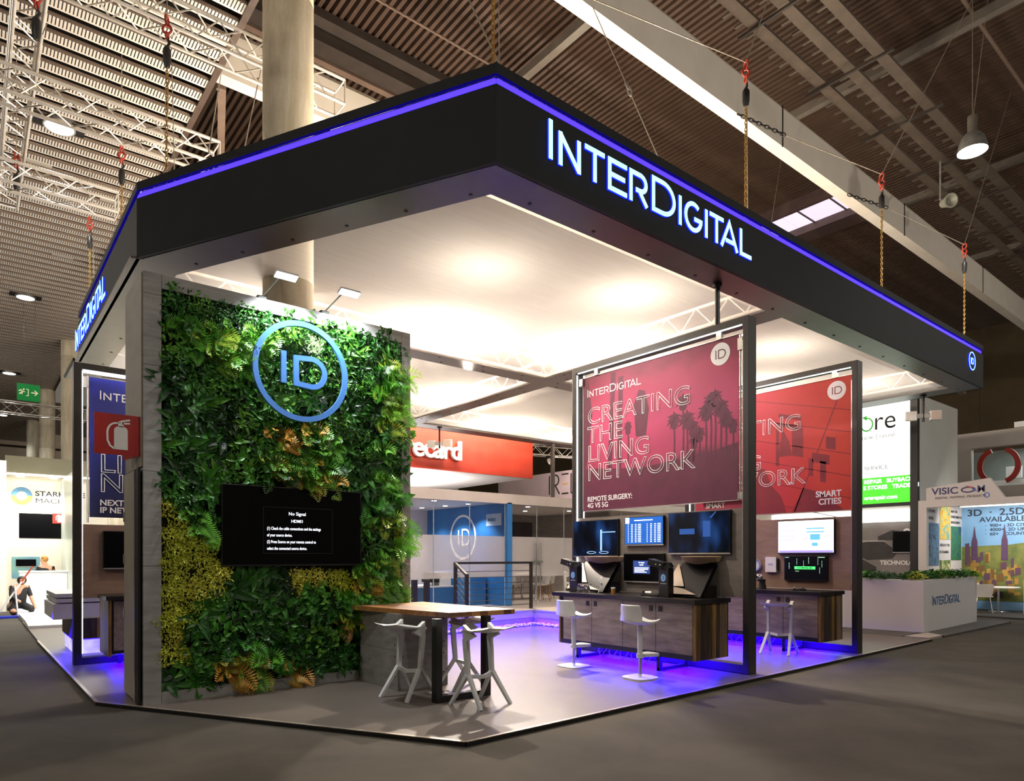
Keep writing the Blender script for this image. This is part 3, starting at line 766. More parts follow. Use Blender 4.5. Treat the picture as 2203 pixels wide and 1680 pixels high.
# ------------------------------------------------------------------ fire extinguisher sign on the wall side
t_ = thing('fire_extinguisher_sign', 'red fire extinguisher sign jutting from the side of the green wall', 'sign', (1.2, 7.98, 2.65))
fr = FY(.99, 7.98, 2.655)
mb = MB(); mb.fbox(fr, 0, .43, 0, .42, -.006, 0); mb.poly(Fr((1.42, 7.98, 2.655), (-.25, .97, 0), (0, 0, 1)), [(0, 0), (.43, 0), (.43, .42), (0, .42)], -.004, 0); mb.build('plate', pm('red_sign_plate', '#a81a12', '#b52014', 4, .35), t_)
mb = MB()
mb.poly(fr, [(.175, .055), (.3, .055), (.3, .255)]+arc(.2375, .255, .0625, .045, 0, 180, 8)+[(.175, .255)], .001, .004)
mb.poly(fr, [(.212, .29), (.262, .29), (.262, .335), (.212, .335)], .001, .004)
mb.ribbon(fr, [(.22, .335), (.25, .35), (.32, .37)], .02, .001, .004); mb.ribbon(fr, [(.25, .325), (.32, .335)], .018, .001, .004)
mb.ribbon(fr, [(.215, .328)]+arc(.19, .22, .075, .105, 95, 180, 8)+[(.118, .14), (.14, .09), (.18, .06)], .018, .001, .004)
mb.build('pictogram', M['txt_w'], t_)

# ------------------------------------------------------------------ bar table
TW = wood('table_top_wood', ['#5a3a22', '#8a5c36', '#a8753f', '#b98a55'], .11, 0, .4)
tb = thing('bar_table', 'high wooden bar table on a concrete block beside the green wall', 'table', (4.35, 6.8, .04))
mb = MB(); mb.prism([(4.06, 6.11), (4.95, 6.08), (4.80, 7.86), (3.74, 7.86)], .935, .99); mb.build('tabletop', TW, tb)
CB = concrete('table_concrete', '#7b7872', '#96938c', (2, 2, 6))
mb = MB(); mb.box(3.87, 4.56, 6.9, 7.86, .04, .50); mb.box(3.87, 4.56, 6.9, 7.86, .503, .935); mb.build('concrete_block', CB, tb)
mb = MB()
for z in (.2, .43, .57, .85):
    for x in (3.93, 4.5): mb.cyl((x, 6.897, z), (x, 6.9, z), .01, n=8)
for z in (.2, .43, .57, .85): mb.cyl((3.867, 6.97, z), (3.87, 6.97, z), .01, n=8)
mb.build('screw_holes', M['screw'], tb)
for x in (3.90, 4.55):
    mb = MB(); mb.box(x-.035, x+.035, 6.06, 6.16, .04, .935); mb.build('leg', M['black'], tb)
mb = MB(); mb.box(3.93, 4.52, 6.06, 6.16, .04, .11); mb.build('floor_bar', M['black'], tb)

# ------------------------------------------------------------------ faceted white stools
WS = pm('stool_white_plastic', '#cfd1cf', '#d6d8d6', 4, .38)
def make_stool():
    t = thing('bar_stool', 'x', 'stool')
    mb = MB()
    # seat: a wide faceted shell with raised back edge, drawn as two outlines
    rows = [(-.255, .195, .842), (-.15, .232, .818), (-.02, .24, .80), (.10, .222, .803), (.155, .205, .79), (.172, .20, .765)]
    U, D = [], []
    for k, (y, hw, z) in enumerate(rows):
        nrm = (0, .012, -.018) if k < 4 else (0, -.018, -.008)
        cols = (-1, -.5, 0, .5, 1); dip = (0, .6, 1, .6, 0)
        U.append([mb.bm.verts.new((hw*c, y+(.0 if k else -.012*(1-abs(c))), z-(.022 if k < 4 else .004)*d)) for c, d in zip(cols, dip)])
        D.append([mb.bm.verts.new((hw*c*.97+nrm[0], y+nrm[1], z+nrm[2]-(.022 if k < 4 else .004)*d)) for c, d in zip(cols, dip)])
    for k in range(len(rows)-1):
        for i in range(4): mb._f([U[k][i], U[k][i+1], U[k+1][i+1], U[k+1][i]]); mb._f([D[k][i], D[k+1][i], D[k+1][i+1], D[k][i+1]])
        for i in (0, 4): mb._f([U[k][i], U[k+1][i], D[k+1][i], D[k][i]])
    for i in range(4):
        for k in (0, len(rows)-1): mb._f([U[k][i], D[k][i], D[k][i+1], U[k][i+1]])
    mb.build('seat', WS, t)
    for s_ in (-1, 1):
        k = Vector((.18*s_, .085, .31))
        mb = MB(); mb.bar((.188*s_, .05, .795), (.186*s_, .115, .70), .05, .20, .04, .062, up=(0, 1, 0)); mb.bar((.186*s_, .118, .71), k, .036, .062, .034, .05, up=(0, 1, 0)); mb.build('upright', WS, t)
        for b in (-1, 1):
            mb = MB(); mb.bar(k+Vector((0, b*.01, .02)), (.225*s_, .08+.225*b, .0), .036, .046, .03, .036, up=(1, 0, 0)); mb.build('leg', WS, t)
    mb = MB(); mb.bar((-.18, .085, .315), (0, .03, .298), .026, .04); mb.bar((0, .03, .298), (.18, .085, .315), .026, .04); mb.build('footrest', WS, t)
    return t
s0 = make_stool(); gs = 'faceted white bar stools'
s0['group'] = gs; s0.location = (3.73, 6.53, .04); s0.rotation_euler = (0, 0, -1.4); s0['label'] = 'white faceted bar stool standing before the concrete block of the bar table'
dup(s0, (4.225, 5.67, .04), .17, 'white faceted bar stool nearest the platform corner, before the bar table end')
dup(s0, (4.62, 6.55, .04), 1.4, 'white faceted bar stool tucked behind the black leg of the bar table')
dup(s0, (10.12, 5.74, .04), -1.4, 'white faceted bar stool in front of the smart cities counter')
# ------------------------------------------------------------------ demo stations: banner frame, counter, screens
CAB = concrete('cabinet_board', '#6f625c', '#93857c', (6, 1.2, 6)); CABT = pm('black_worktop', '#1a1614', '#221d1a', 6, .3)
PAN = concrete('back_panel_board', '#6e665e', '#857a70', (1, 1, 4)); PAN2 = concrete('tan_panel_board', '#80685a', '#94796a', (1, 1, 4))
OLDW = wood('reclaimed_planks', ['#2a1d12', '#54401f', '#7d5c28', '#a67f3a', '#6b6258'], .085, 0, .5)
def gradient(name, stops, axis=2, mix=.35, scale=2.2):
    t = NT(name); v = t.coords(kind='Generated'); sep = t.node('ShaderNodeSeparateXYZ'); t.link(v, sep.inputs[0])
    n = t.noise(v, scale, 4, .6, .8); a = t.node('ShaderNodeMath', operation='MULTIPLY_ADD'); t.link(n, a.inputs[0]); a.inputs[1].default_value = mix
    b = t.node('ShaderNodeMath', operation='ADD'); b.inputs[1].default_value = -mix/2; t.link(sep.outputs[axis], b.inputs[0]); t.link(b.outputs[0], a.inputs[2])
    t.link(t.ramp(a.outputs[0], stops), t.p.inputs['Base Color']); t.p.inputs['Roughness'].default_value = .6; MATS[name] = t.m; return t.m
LEDV = em('frame_led', '#f3fbff', 4.5)
def frame_x(X, ya, yb, zt, name, label):
    """banner frame standing in the plane X, its near post at ya"""
    t = thing(name, label, 'display frame', (X, (ya+yb)/2, .04), 'banner frames on the stand')
    for y in (ya, yb-.09):
        mb = MB(); mb.box(X, X+.18, y, y+.09, .04, zt, .006); mb.build('post', M['frame'], t)
    mb = MB(); mb.box(X, X+.18, ya+.09, yb-.09, zt-.09, zt); mb.build('top_rail', M['frame'], t)
    mb = MB(); mb.box(X, X+.18, ya+.09, yb-.09, .05, .16); mb.build('bottom_rail', M['frame'], t)
    for x in (X+.02, X+.12):
        q_ = 0 if x < X+.1 else .10
        mb = MB(); mb.box(x, x+.012, ya+.12, yb-.12, zt-.102-q_, zt-.09-q_); mb.build('led_strip', LEDV, t)
        mb = MB(); mb.box(x, x+.014, yb-.104-q_*.6, yb-.09-q_*.6, 1.15, zt-.12); mb.build('led_strip', LEDV, t)
    mb = MB(); mb.box(X+.02, X+.05, ya+.09, ya+.11, 1.15, zt-.3); mb.build('side_profile', M['silver'], t)
    return t
def banner(t, X, ya, yb, za, zb, mat):
    mb = MB(); mb.box(X+.08, X+.09, ya, yb, za, zb); b = mb.build('banner', mat, t, fix=True)
    mb = MB()
    for y in (ya-.02, yb+.02): mb.cyl((X+.09, y, za-.0), (X+.09, y, zb), .012, n=8)
    mb.box(X+.07, X+.1, ya, yb, zb, zb+.012); mb.box(X+.07, X+.1, ya, yb, za-.012, za)
    for y in (ya+.3, yb-.3): mb.box(X+.06, X+.12, y-.04, y+.04, zb, zb+.16)
    mb.box(X+.05, X+.12, ya-.07, ya, zb-.22, zb-.06); mb.box(X+.05, X+.12, yb, yb+.08, zb-.12, zb); mb.box(X+.05, X+.12, ya-.07, ya, za, za+.1)
    mb.build('hanger', M['silver'], b); return b
OUT4 = ('CREATING', 'THE', 'LIVING', 'NETWORK')
def slogan(mb, fr, a, b, size=.385, dz=.313):
    for i, q in enumerate(OUT4): mb.text(fr, q, size, a, b-dz*i, .003, outline=.0062, sx=1.12)
def disc_logo(parent, fr, r, dark):
    mb = MB(); mb.poly(fr, arc(0, 0, r, r, 0, 350, 35), .001, .004); d = mb.build('logo_disc', M['txt_w'], parent)
    mb = MB(); emblem(mb, fr, r*1.15, .004, .006, False, .05); mb.build('logo_letters', dark, d)

# --- station with the palm banner
f1 = frame_x(8.0, 4.94, 8.28, 4.79, 'banner_frame', 'tall dark frame holding the crimson palm tree banner')
POST1 = gradient('crimson_print', [(0, '#4d1226'), (.28, '#641a36'), (.36, '#a92c56'), (.6, '#bb3764'), (.85, '#a3294f'), (1, '#741a38')])
b1 = banner(f1, 8.0, 5.14, 8.08, 2.37, 4.60, POST1)
fr = FX(8.08, 8.08, 2.37)
PALM = pm('dark_crimson_print', '#571430', '#641a38', 5, .6)
mb = MB()
def palm(a, b0, b1, r):
    mb.ribbon(fr, [(a, b0), (a+.01, (b0+b1)/2), (a, b1)], .028, .0006, .0012)
    for k in range(11):
        an = math.radians(-50+k*28); L = r*(1 if k % 2 else .85)
        mb.poly(fr, [(a, b1), (a+math.cos(an+.22)*L*.6, b1+math.sin(an+.22)*L*.6), (a+math.cos(an)*L, b1+math.sin(an)*L-.03), (a+math.cos(an-.22)*L*.6, b1+math.sin(an-.22)*L*.6)], .0006, .0012+.0001*k)
    mb.poly(fr, [(a-.05, b1-.14), (a+.05, b1-.14), (a+.06, b1), (a-.06, b1)], .0005, .0011)
for a, h_, r in ((1.87, 1.25, .15), (2.03, 1.5, .14), (2.1, 1.22, .17), (2.2, 1.1, .13), (2.31, 1.0, .12), (2.42, 1.28, .16), (2.5, 1.42, .15), (2.57, 1.46, .14), (2.66, 1.3, .16), (2.74, 1.15, .14), (2.22, .93, .1), (2.85, 1.05, .1), (.98, 1.3, .1)):
    palm(a, .6, h_, r)
mb.poly(fr, [(0, 0), (2.93, 0), (2.93, .78), (2.5, .70), (2.0, .66), (1.2, .6), (.4, .68), (0, .7)], .0002, .0005)
mb.poly(fr, [(.55, .66), (.64, .66), (.72, 2.2), (.62, 2.2)], .0002, .0006); mb.poly(fr, [(.76, .64), (.84, .64), (.88, 2.1), (.78, 2.1)], .0002, .0006)
mb.poly(fr, [(0, .6), (.12, .9), (.2, 1.6), (.1, 2.22), (0, 2.22)], .0002, .0006)
mb.poly(fr, [(1.14, 1.1), (1.34, 1.08), (1.4, 1.5), (1.32, 1.78), (1.2, 1.82), (1.1, 1.6)], .0002, .0006)
mb.build('palm_print', PALM, b1)
mb = MB(); wordmark(mb, Fr(fr(.1, 1.90, .002), (0, -1, 0), (0, 0, 1)), .125, 0, .002, .12)
slogan(mb, fr, .09, 1.44)
mb.text(fr, 'TM', .06, 1.93, .5, .003)
mb.text(fr, 'REMOTE SURGERY:', .115, .09, .15, .003, bold=.02); mb.text(fr, '4G VS 5G', .115, .09, .045, .003, bold=.02)
mb.build('lettering', M['txt_w'], b1)
disc_logo(b1, Fr(fr(2.655, 2.03, 0), (0, -1, 0), (0, 0, 1)), .155, PALM)
mb = MB(); mb.box(8.11, 8.12, 5.07, 5.72, 2.255, 2.36); sb = mb.build('under_banner', pm('rose_print', '#a13048', '#ad384f', 4, .6), f1)
mb = MB(); mb.text(FX(8.11, 5.68, 2.28), 'SMART', .1, 0, 0, .002, bold=.02); mb.build('lettering', M['txt_w'], sb)
mb = MB(); mb.box(8.05, 8.15, 5.03, 8.19, 1.05, 2.25); mb.build('back_panel', PAN, f1)
mb = MB(); mb.cyl((8.09, 5.48, 4.79), (8.09, 5.48, 5.4), .035, n=14); mb.cyl((8.09, 5.48, 5.34), (8.09, 5.48, 5.4), .06, n=14); mb.build('hanging_pole', M['black'], f1)

def counter(X0, X1, ya, yb, doors, label, nlegs):
    t = thing('demo_counter', label, 'counter', ((X0+X1)/2, (ya+yb)/2, .04), 'demo counters')
    mb = MB(); mb.box(X0+.02, X1-.01, ya+.04, yb-.03, .25, .985); mb.build('carcass', M['black'], t)
    mb = MB(); mb.box(X0-.0, X1, ya, ya+.04, .25, .985); mb.build('end_panel', OLDW, t)
    mb = MB(); mb.box(X0-.0, X1, yb-.03, yb, .25, .985); mb.build('end_panel', OLDW, t)
    mb = MB(); mb.box(X0-.06, X1+.02, ya-.03, yb+.1, .985, 1.045, .004); mb.build('worktop', CABT, t)
    mb = MB(); mb.box(X0+.002, X0+.02, ya+.04, yb-.03, .25, .315); mb.build('plinth_rail', M['black'], t)
    n = len(doors)-1
    for i in range(n):
        a, b = doors[i], doors[i+1]
        mb = MB(); mb.box(X0-.004, X0+.02, b+.004, a-.004, .318, .98, .002); d = mb.build('door', CAB, t)
        h = b+.06 if i % 2 == 0 else a-.10
        mb = MB(); mb.box(X0-.014, X0-.003, h-.01, h+.05, .865, .935); mb.build('handle', M['screw'], d)
    for k in range(nlegs):
        y = ya+.65+k*(yb-ya-1.0)/max(1, nlegs-1)
        mb = MB(); mb.box(X0+.06, X0+.12, y-.025, y+.025, .04, .25); mb.box(X0+.62, X0+.68, y-.025, y+.025, .04, .25); mb.box(X0+.06, X0+.68, y-.02, y+.02, .045, .085); mb.build('leg', M['black'], t)
    for x in (X0+.1, X1-.12):
        mb = MB(); mb.box(x, x+.02, ya+.1, yb-.1, .236, .25); mb.build('led_strip', M['led_b'], t)
    mb = MB(); random.seed(3)
    for k in range(5):
        y = ya+.9+k*.22
        mb.tube([(X0+.3, y, .25), (X0+.28, y+.1, .12), (X0+.33, y+.2, .06), (X0+.36, y+.28, .15), (X0+.34, y+.2, .22)], .006, 6)
    mb.build('cables', M['grey'], t)
    lamp('AREA', ((X0+X1)/2, (ya+yb)/2, .225), 190, BLUE, aim=((X0+X1)/2, (ya+yb)/2, 0), size=(.6, yb-ya-.2))
    return t
counter(7.27, 8.0, 5.25, 7.82, [7.72, 7.10, 6.49, 5.89, 5.29], 'long stone faced counter with black top under the palm banner', 2)

def bluescreen():  # blue noise glow paints reflections onto the dark screens
    t = NT('dim_blue_reflections'); v = t.coords(kind='Generated'); f = t.noise(t.coords((1, 2.4, .7), 'Generated'), 1.6, 1, .4)
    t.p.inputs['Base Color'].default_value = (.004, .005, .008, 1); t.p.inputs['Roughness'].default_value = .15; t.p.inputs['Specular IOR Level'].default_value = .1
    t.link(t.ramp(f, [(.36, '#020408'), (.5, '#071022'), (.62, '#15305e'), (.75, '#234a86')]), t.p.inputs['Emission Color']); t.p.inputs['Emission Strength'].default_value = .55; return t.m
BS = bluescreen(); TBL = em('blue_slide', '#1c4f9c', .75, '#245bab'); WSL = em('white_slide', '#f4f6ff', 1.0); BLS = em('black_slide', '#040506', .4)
GRN = em('green_print', '#3fcf62', 1.0, '#59e07a')
fx = lambda y, z, X=7.999: FX(X, y, z)
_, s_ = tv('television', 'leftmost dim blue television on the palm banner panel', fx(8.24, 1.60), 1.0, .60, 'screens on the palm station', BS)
mb = MB(); f = fx(8.24, 1.60)
for a in (.42, .7): mb.ribbon(f, arc(a, .07, .1, .018, 0, 350, 16), .008, .003, .004, True)
mb.fbox(f, .62, .66, .1, .44, .003, .004); mb.fbox(f, .66, .95, .39, .405, .003, .004)
mb.build('room_picture', em('pale_blue_picture', '#7fa6da', .8), s_)
_, s_ = tv('television', 'small television showing a blue table, between the two dim ones', fx(7.1, 1.775), .76, .44, 'screens on the palm station', TBL)
mb = MB(); f = fx(7.1, 1.775); mb.fbox(f, .02, .1, .34, .43, .003, .004); mb.fbox(f, .2, .56, .375, .39, .003, .004)
for c, w__ in enumerate((.012, .03, .03, .06, 0, .015, .03, .03, .06)):
    for r_ in range(11):
        if w__: mb.fbox(f, .08+c*.075-w__/2, .08+c*.075+w__/2, .05+r_*.0265, .062+r_*.0265, .003, .004)
mb.build('table_rows', M['txt_e'], s_)
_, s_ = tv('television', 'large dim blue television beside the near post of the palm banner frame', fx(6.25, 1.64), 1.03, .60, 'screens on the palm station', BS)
mb = MB(); f = fx(6.25, 1.64); mb.fbox(f, .6, .72, .24, .46, .003, .004); mb.fbox(f, .2, .46, .28, .36, .003, .004); mb.poly(f, [(.7, .5), (.8, .585), (.82, .585), (.74, .5)], .003, .004); mb.build('room_picture', em('dim_blue_picture', '#24437c', .8), s_)
_, s_ = tv('television', 'small black television with a blue message box, hung below the table screen', fx(7.12, 1.21), .78, .44, 'screens on the palm station', None)
mb = MB(); f = fx(7.12, 1.21); mb.fbox(f, .2, .53, .13, .33, .003, .004); bx_ = mb.build('message_box', em('message_blue', '#2a3f78', .7), s_)
mb = MB(); mb.text(f, 'No Signal', .03, .365, .292, .0045, align='CENTER'); mb.text(f, 'HDMI1', .028, .365, .255, .0045, align='CENTER')
for i in range(4): mb.fbox(f, .225, .225+(.28, .27, .2, .24)[i], .215-i*.022, .226-i*.022, .004, .005)
mb.build('message', M['txt_e'], bx_)

def viewer(x, y, label):
    t = thing('viewer_stand', label, 'viewer', (x, y, 1.045), 'black goggle viewers')
    mb = MB(); mb.fbox(FX(x-.06, y, 1.045), -.085, .085, 0, .40, -.12, 0, .01); mb.build('stand_body', M['black'], t)
    mb = MB(); mb.bar((x-.02, y+.0, 1.43), (x+.0, y-.09, 1.49), .1, .07); mb.build('neck', M['black'], t)
    mb = MB(); mb.bar((x-.03, y+.24, 1.53), (x, y+.0, 1.47), .16, .09); g = mb.build('goggles', M['bezel'], t)
    mb = MB()
    for k in (.05, .12): mb.ico((x-.09, y+k-.02, 1.48+k*.1), .014, 1)
    mb.build('lens_cap', M['chrome'], g)
    mb = MB(); mb.tube([(x, y+.2, 1.5), (x-.02, y+.14, 1.42), (x, y+.06, 1.42)], .006, 6); mb.build('cord', M['screw'], t)
    q = FX(x-.06, y, 1.31); mb = MB(); mb.poly(q, arc(0, 0, .045, .055, 0, 345, 24), 0, .003); d = mb.build('badge', pm('blue_badge', '#3b8fd0', '#4b9bd8', 5, .4), t)
    mb = MB(); mb.ribbon(q, arc(0, 0, .03, .037, 0, 345, 20), .006, .003, .004, True); mb.ribbon(q, [(-.007, -.012), (-.007, .014)], .005, .003, .004); mb.fbox(Fr(q(0, -.08, 0), (0, -1, 0), (0, 0, 1)), -.05, .05, -.003, .003, 0, .002); mb.build('badge_print', M['txt_w'], d)
viewer(7.5, 7.68, 'black goggle viewer at the far end of the palm banner counter')
viewer(7.5, 5.90, 'black goggle viewer in front of the low message screen')
TANM = pm('tan_reflection_paint', '#8a6f52', '#a28663', 3, .35)  # tan shapes paint a reflection on the tilted black screens
def console(ya, yb, label):
    t = thing('touch_console', label, 'console', (7.8, (ya+yb)/2, 1.045), 'tilted consoles on the counter')
    mb = MB(); p = [(7.55, ya, 1.06), (7.55, yb, 1.06), (7.98, yb-.05, 1.52), (7.98, ya+.05, 1.52)]
    q = [Vector(v)+Vector((.05, 0, -.04)) for v in p]; mb.hexa([*map(Vector, p), *q]); s_ = mb.build('console_screen', M['blk_scr'], t)
    mb = MB(); mb.box(7.72, 8.0, ya+.05, yb-.05, 1.045, 1.2); mb.build('console_base', M['black'], t)
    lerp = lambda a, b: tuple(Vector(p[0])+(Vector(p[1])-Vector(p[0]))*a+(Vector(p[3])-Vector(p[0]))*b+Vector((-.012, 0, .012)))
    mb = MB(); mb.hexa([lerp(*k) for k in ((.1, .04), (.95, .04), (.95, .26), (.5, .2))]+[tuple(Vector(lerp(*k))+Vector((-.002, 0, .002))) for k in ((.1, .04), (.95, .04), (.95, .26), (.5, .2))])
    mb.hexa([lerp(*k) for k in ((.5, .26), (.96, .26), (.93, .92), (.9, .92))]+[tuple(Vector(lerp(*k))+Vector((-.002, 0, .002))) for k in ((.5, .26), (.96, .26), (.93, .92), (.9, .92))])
    mb.build('painted_reflection', TANM, t)
    mb = MB(); n = 14
    for i in range(n):
        a0, a1 = i/n, (i+1)/n; g = lambda a: (8.02-.24*math.sin(PI*a)**.8, ya-.02+(yb-ya+.04)*a, 1.60); h = lambda a: (8.03-.06*math.sin(PI*a), ya+.02+(yb-ya)*a*.96, 1.535-.05*math.sin(PI*a))
        mb._f([mb.bm.verts.new(v) for v in (g(a0), g(a1), h(a1), h(a0))]); mb._f([mb.bm.verts.new(v) for v in (g(a0), (8.03, g(a0)[1], 1.61), (8.03, g(a1)[1], 1.61), g(a1))])
    mb.build('curved_hood', pm('pale_hood', '#b39a7e', '#c4ac90', 3, .4), t, smooth=True)
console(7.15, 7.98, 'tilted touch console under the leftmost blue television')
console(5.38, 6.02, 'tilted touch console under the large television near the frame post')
t_ = thing('headset', 'clear double goggle headset lying by the far viewer stand', 'headset', (7.5, 7.42, 1.045))
mb = MB()
for y in (7.36, 7.5): mb.lathe((7.42, y, 1.11), [(.03, -.02), (.055, -.02), (.055, .03), (.035, .03), (.03, -.02)], 16, (-1, 0, 0))
mb.build('eye_cup', M['chrome'], t_); mb = MB(); mb.box(7.42, 7.52, 7.28, 7.58, 1.045, 1.06); mb.box(7.43, 7.47, 7.3, 7.56, 1.16, 1.18); mb.build('headset_frame', M['silver'], t_)
t_ = thing('tool_arm', 'small white jointed tool arm on the counter beside the far console', 'tool', (7.45, 7.05, 1.045))
mb = MB(); mb.tube([(7.45, 7.14, 1.05), (7.45, 7.07, 1.17)], .008, 6); mb.build('lower_arm', M['gloss_white'], t_); mb = MB(); mb.tube([(7.45, 7.07, 1.2), (7.45, 7.13, 1.28)], .009, 6); mb.ico((7.45, 7.075, 1.285), .012); mb.build('upper_arm', M['gloss_white'], t_); mb = MB(); mb.ico((7.45, 7.065, 1.185), .014); mb.build('joint', M['screw'], t_)
t_ = thing('jar', 'small amber jar on the black counter top below the message screen', 'jar', (7.5, 6.88, 1.045))
mb = MB(); mb.lathe((7.5, 6.88, 1.045), [(0, 0), (.032, 0), (.034, .05), (.03, .075), (0, .075)], 18); mb.build('jar_body', pm('amber_glass', '#9c6a30', '#b98440', 9, .15), t_, True); mb = MB(); mb.lathe((7.5, 6.88, 1.12), [(0, 0), (.034, 0), (.034, .022), (0, .024)], 18); mb.build('lid', M['gloss_white'], t_, True)
t_ = thing('puck_light', 'black stand holding a small glowing oval puck on the counter', 'lamp', (7.5, 6.22, 1.045))
mb = MB(); mb.box(7.44, 7.56, 6.0, 6.3, 1.045, 1.075, .006); mb.box(7.46, 7.52, 6.24, 6.29, 1.075, 1.12, .004); mb.build('puck_base', M['black'], t_)
mb = MB(); mb.lathe((7.48, 6.2, 1.1), [(0, -.008), (.04, -.008), (.045, 0), (.04, .01), (0, .01)], 20); mb.build('glow_disc', em('warm_puck', '#ffd9b4', 1.2), t_)

# --- station with the red city banner
f2_ = frame_x(11.12, 4.93, 8.28, 4.77, 'banner_frame', 'tall dark frame holding the red city banner, next after the palm frame')
POST2 = gradient('red_city_print', [(0, '#c4381f'), (.3, '#b62623'), (.6, '#b22436'), (1, '#a82238')], 1, .5, 3.5)
b2 = banner(f2_, 11.12, 5.03, 8.08, 2.37, 4.57, POST2)
fr = FX(11.2, 8.08, 2.37)
DR = pm('dark_red_print', '#74141f', '#821b26', 4, .6)
mb = MB(); rp = lambda pts, k=0: mb.poly(fr, pts, .0003, .0007+k*.0001)
for i in range(7): mb.ribbon(fr, [(1.0, 2.15-i*.36), (3.04, 1.62-i*.36)], .012, .0004, .0008)
mb.ribbon(fr, [(2.05, .02), (2.86, 2.0)], .02, .0004, .0009)
for a, b, c, d in ((1.75, 1.7, .42, .07), (1.68, 1.56, .42, .07), (2.0, 1.0, .2, .5), (2.36, .85, .3, .16), (2.3, .62, .08, .3), (2.5, .5, .1, .35), (2.2, .3, .5, .08), (1.7, .85, .06, .7), (2.6, 1.05, .16, .2)):
    rp([(a, b), (a+c, b-.09*c*3), (a+c, b+d-.09*c*3), (a, b+d)], 1)
rp([(1.05, 0), (1.9, 0), (1.8, .3), (1.6, .52), (1.5, .8), (1.25, .9), (1.1, .7), (1.05, .5)], 2); rp([(2.0, 0), (2.9, 0), (2.55, .3), (2.2, .42)], 2); rp([(1.75, 1.0), (2.0, 1.0), (1.95, 1.25), (1.82, 1.5)], 2)
mb.build('city_print', DR, b2)
mb = MB(); slogan(mb, fr, .09, 1.44); mb.text(fr, 'TM', .06, 1.93, .5, .003); mb.text(fr, 'SMART', .14, 2.86, .24, .003, bold=.025, align='RIGHT'); mb.text(fr, 'CITIES', .14, 2.86, .11, .003, bold=.025, align='RIGHT')
wordmark(mb, Fr(fr(.1, 1.90, .002), (0, -1, 0), (0, 0, 1)), .125, 0, .002, .12); mb.build('lettering', M['txt_w'], b2)
disc_logo(b2, Fr(fr(2.78, 1.99, 0), (0, -1, 0), (0, 0, 1)), .155, DR)
mb = MB(); mb.box(11.17, 11.27, 4.97, 8.19, 1.05, 2.26); mb.build('back_panel', PAN2, f2_)
counter(10.39, 11.12, 5.17, 7.75, [7.60, 6.99, 6.39, 5.79, 5.21], 'stone faced counter with black top under the red city banner', 2)
_, s_ = tv('television', 'television showing a bright white diagram on the tan panel', FX(11.119, 6.30, 1.65), 1.0, .58, None, WSL, None)
mb = MB(); f = FX(11.119, 6.30, 1.65)
for a, b, c, d in ((.04, .43, .27, .05), (.04, .33, .27, .05), (.04, .27, .27, .04), (.04, .16, .13, .03)): mb.fbox(f, a, a+c, b-.05, b-.05+d, .003, .004)
mb.build('lavender_blocks', em('lavender_slide', '#b9b6e8', .9), s_)
mb = MB()
for a, b, c, d in ((.52, .42, .31, .022), (.52, .36, .31, .022), (.59, .235, .17, .1), (.62, .13, .1, .06)): mb.fbox(f, a, a+c, b, b+d, .003, .004)
mb.build('blue_blocks', em('blue_blocks', '#5aa2e0', .9), s_)
mb = MB(); mb.fbox(f, .022, .978, .024, .06, .003, .004); mb.build('violet_bar', em('violet_bar', '#8f80dd', .9), s_)
mb = MB()
for a, b in ((.13, .47), (.45, .245), (.84, .29)): mb.ribbon(f, [(a, b), (a+.08, b), (a+.08, b+.025), (a, b+.025)], .006, .003, .004, True)
mb.build('red_boxes', em('red_boxes', '#d9606a', .9), s_)
_, s_ = tv('television', 'black television with green system failure message below the white diagram', FX(11.119, 6.18, 1.19), .76, .43, None, BLS, None)
f = FX(11.119, 6.18, 1.19); mb = MB(); mb.fbox(f, .19, .56, .195, .245, .003, .004); g_ = mb.build('message_bar', GRN, s_)
mb = MB(); mb.text(f, 'SYSTEM FAILURE', .042, .375, .205, .0045, align='CENTER', bold=.02, sx=.85); mb.build('message', pm('dark_green_print', '#0d3317', '#123c1c', 5, .6), g_)
mb = MB(); random.seed(5)
for a in (.09, .23, .35, .44, .6, .63, .67):
    z0 = R(.04, .3); 
    for k in range(9): mb.fbox(f, a, a+R(.004, .01), min(.4, z0+k*.012), min(.408, z0+k*.012+.008), .003, .004)
mb.text(f, '17:20:37', .022, .2, .155, .003); mb.fbox(f, .6, .72, .395, .405, .003, .004); mb.fbox(f, .02, .09, .395, .403, .003, .004); mb.build('code_rain', em('pale_green_print', '#9fe0ae', .8), s_)
t_ = thing('round_sensor', 'white round sensor disc on the tan panel', 'sensor', (11.15, 6.75, 1.44)); q = FX(11.165, 6.75, 1.44)
mb = MB(); mb.poly(q, arc(0, 0, .105, .105, 0, 350, 35), 0, .035); mb.build('disc_body', M['white'], t_, True); mb = MB(); mb.ribbon(q, arc(0, 0, .1, .1, 0, 350, 35), .016, .036, .04, True); mb.build('blue_rim', pm('blue_rim', '#2d5fc4', '#3769cc', 5, .4), t_); mb = MB(); mb.ribbon(q, arc(0, 0, .07, .07, 0, 350, 30), .006, .035, .0365, True); mb.text(q, 'ok', .04, 0, -.012, .036, align='CENTER'); mb.build('print', M['grey'], t_)
t_ = thing('router_box', 'square white wall box beside the round sensor', 'box', (11.1, 6.42, 1.33)); q = FX(11.165, 6.54, 1.325)
mb = MB(); mb.fbox(q, 0, .21, 0, .27, 0, .05, .004); mb.build('housing', M['white'], t_); mb = MB(); mb.fbox(q, .21, .24, .04, .24, 0, .03); mb.build('side_fin', M['screw'], t_); mb = MB(); mb.fbox(q, .06, .15, .12, .155, .05, .052); mb.build('sticker', pm('pale_sticker', '#b9b6c9', '#c4c1d3', 5, .5), t_)
t_ = thing('mini_robot', 'small black and silver camera robot on the counter below the white wall box', 'robot', (10.8, 6.4, 1.045))
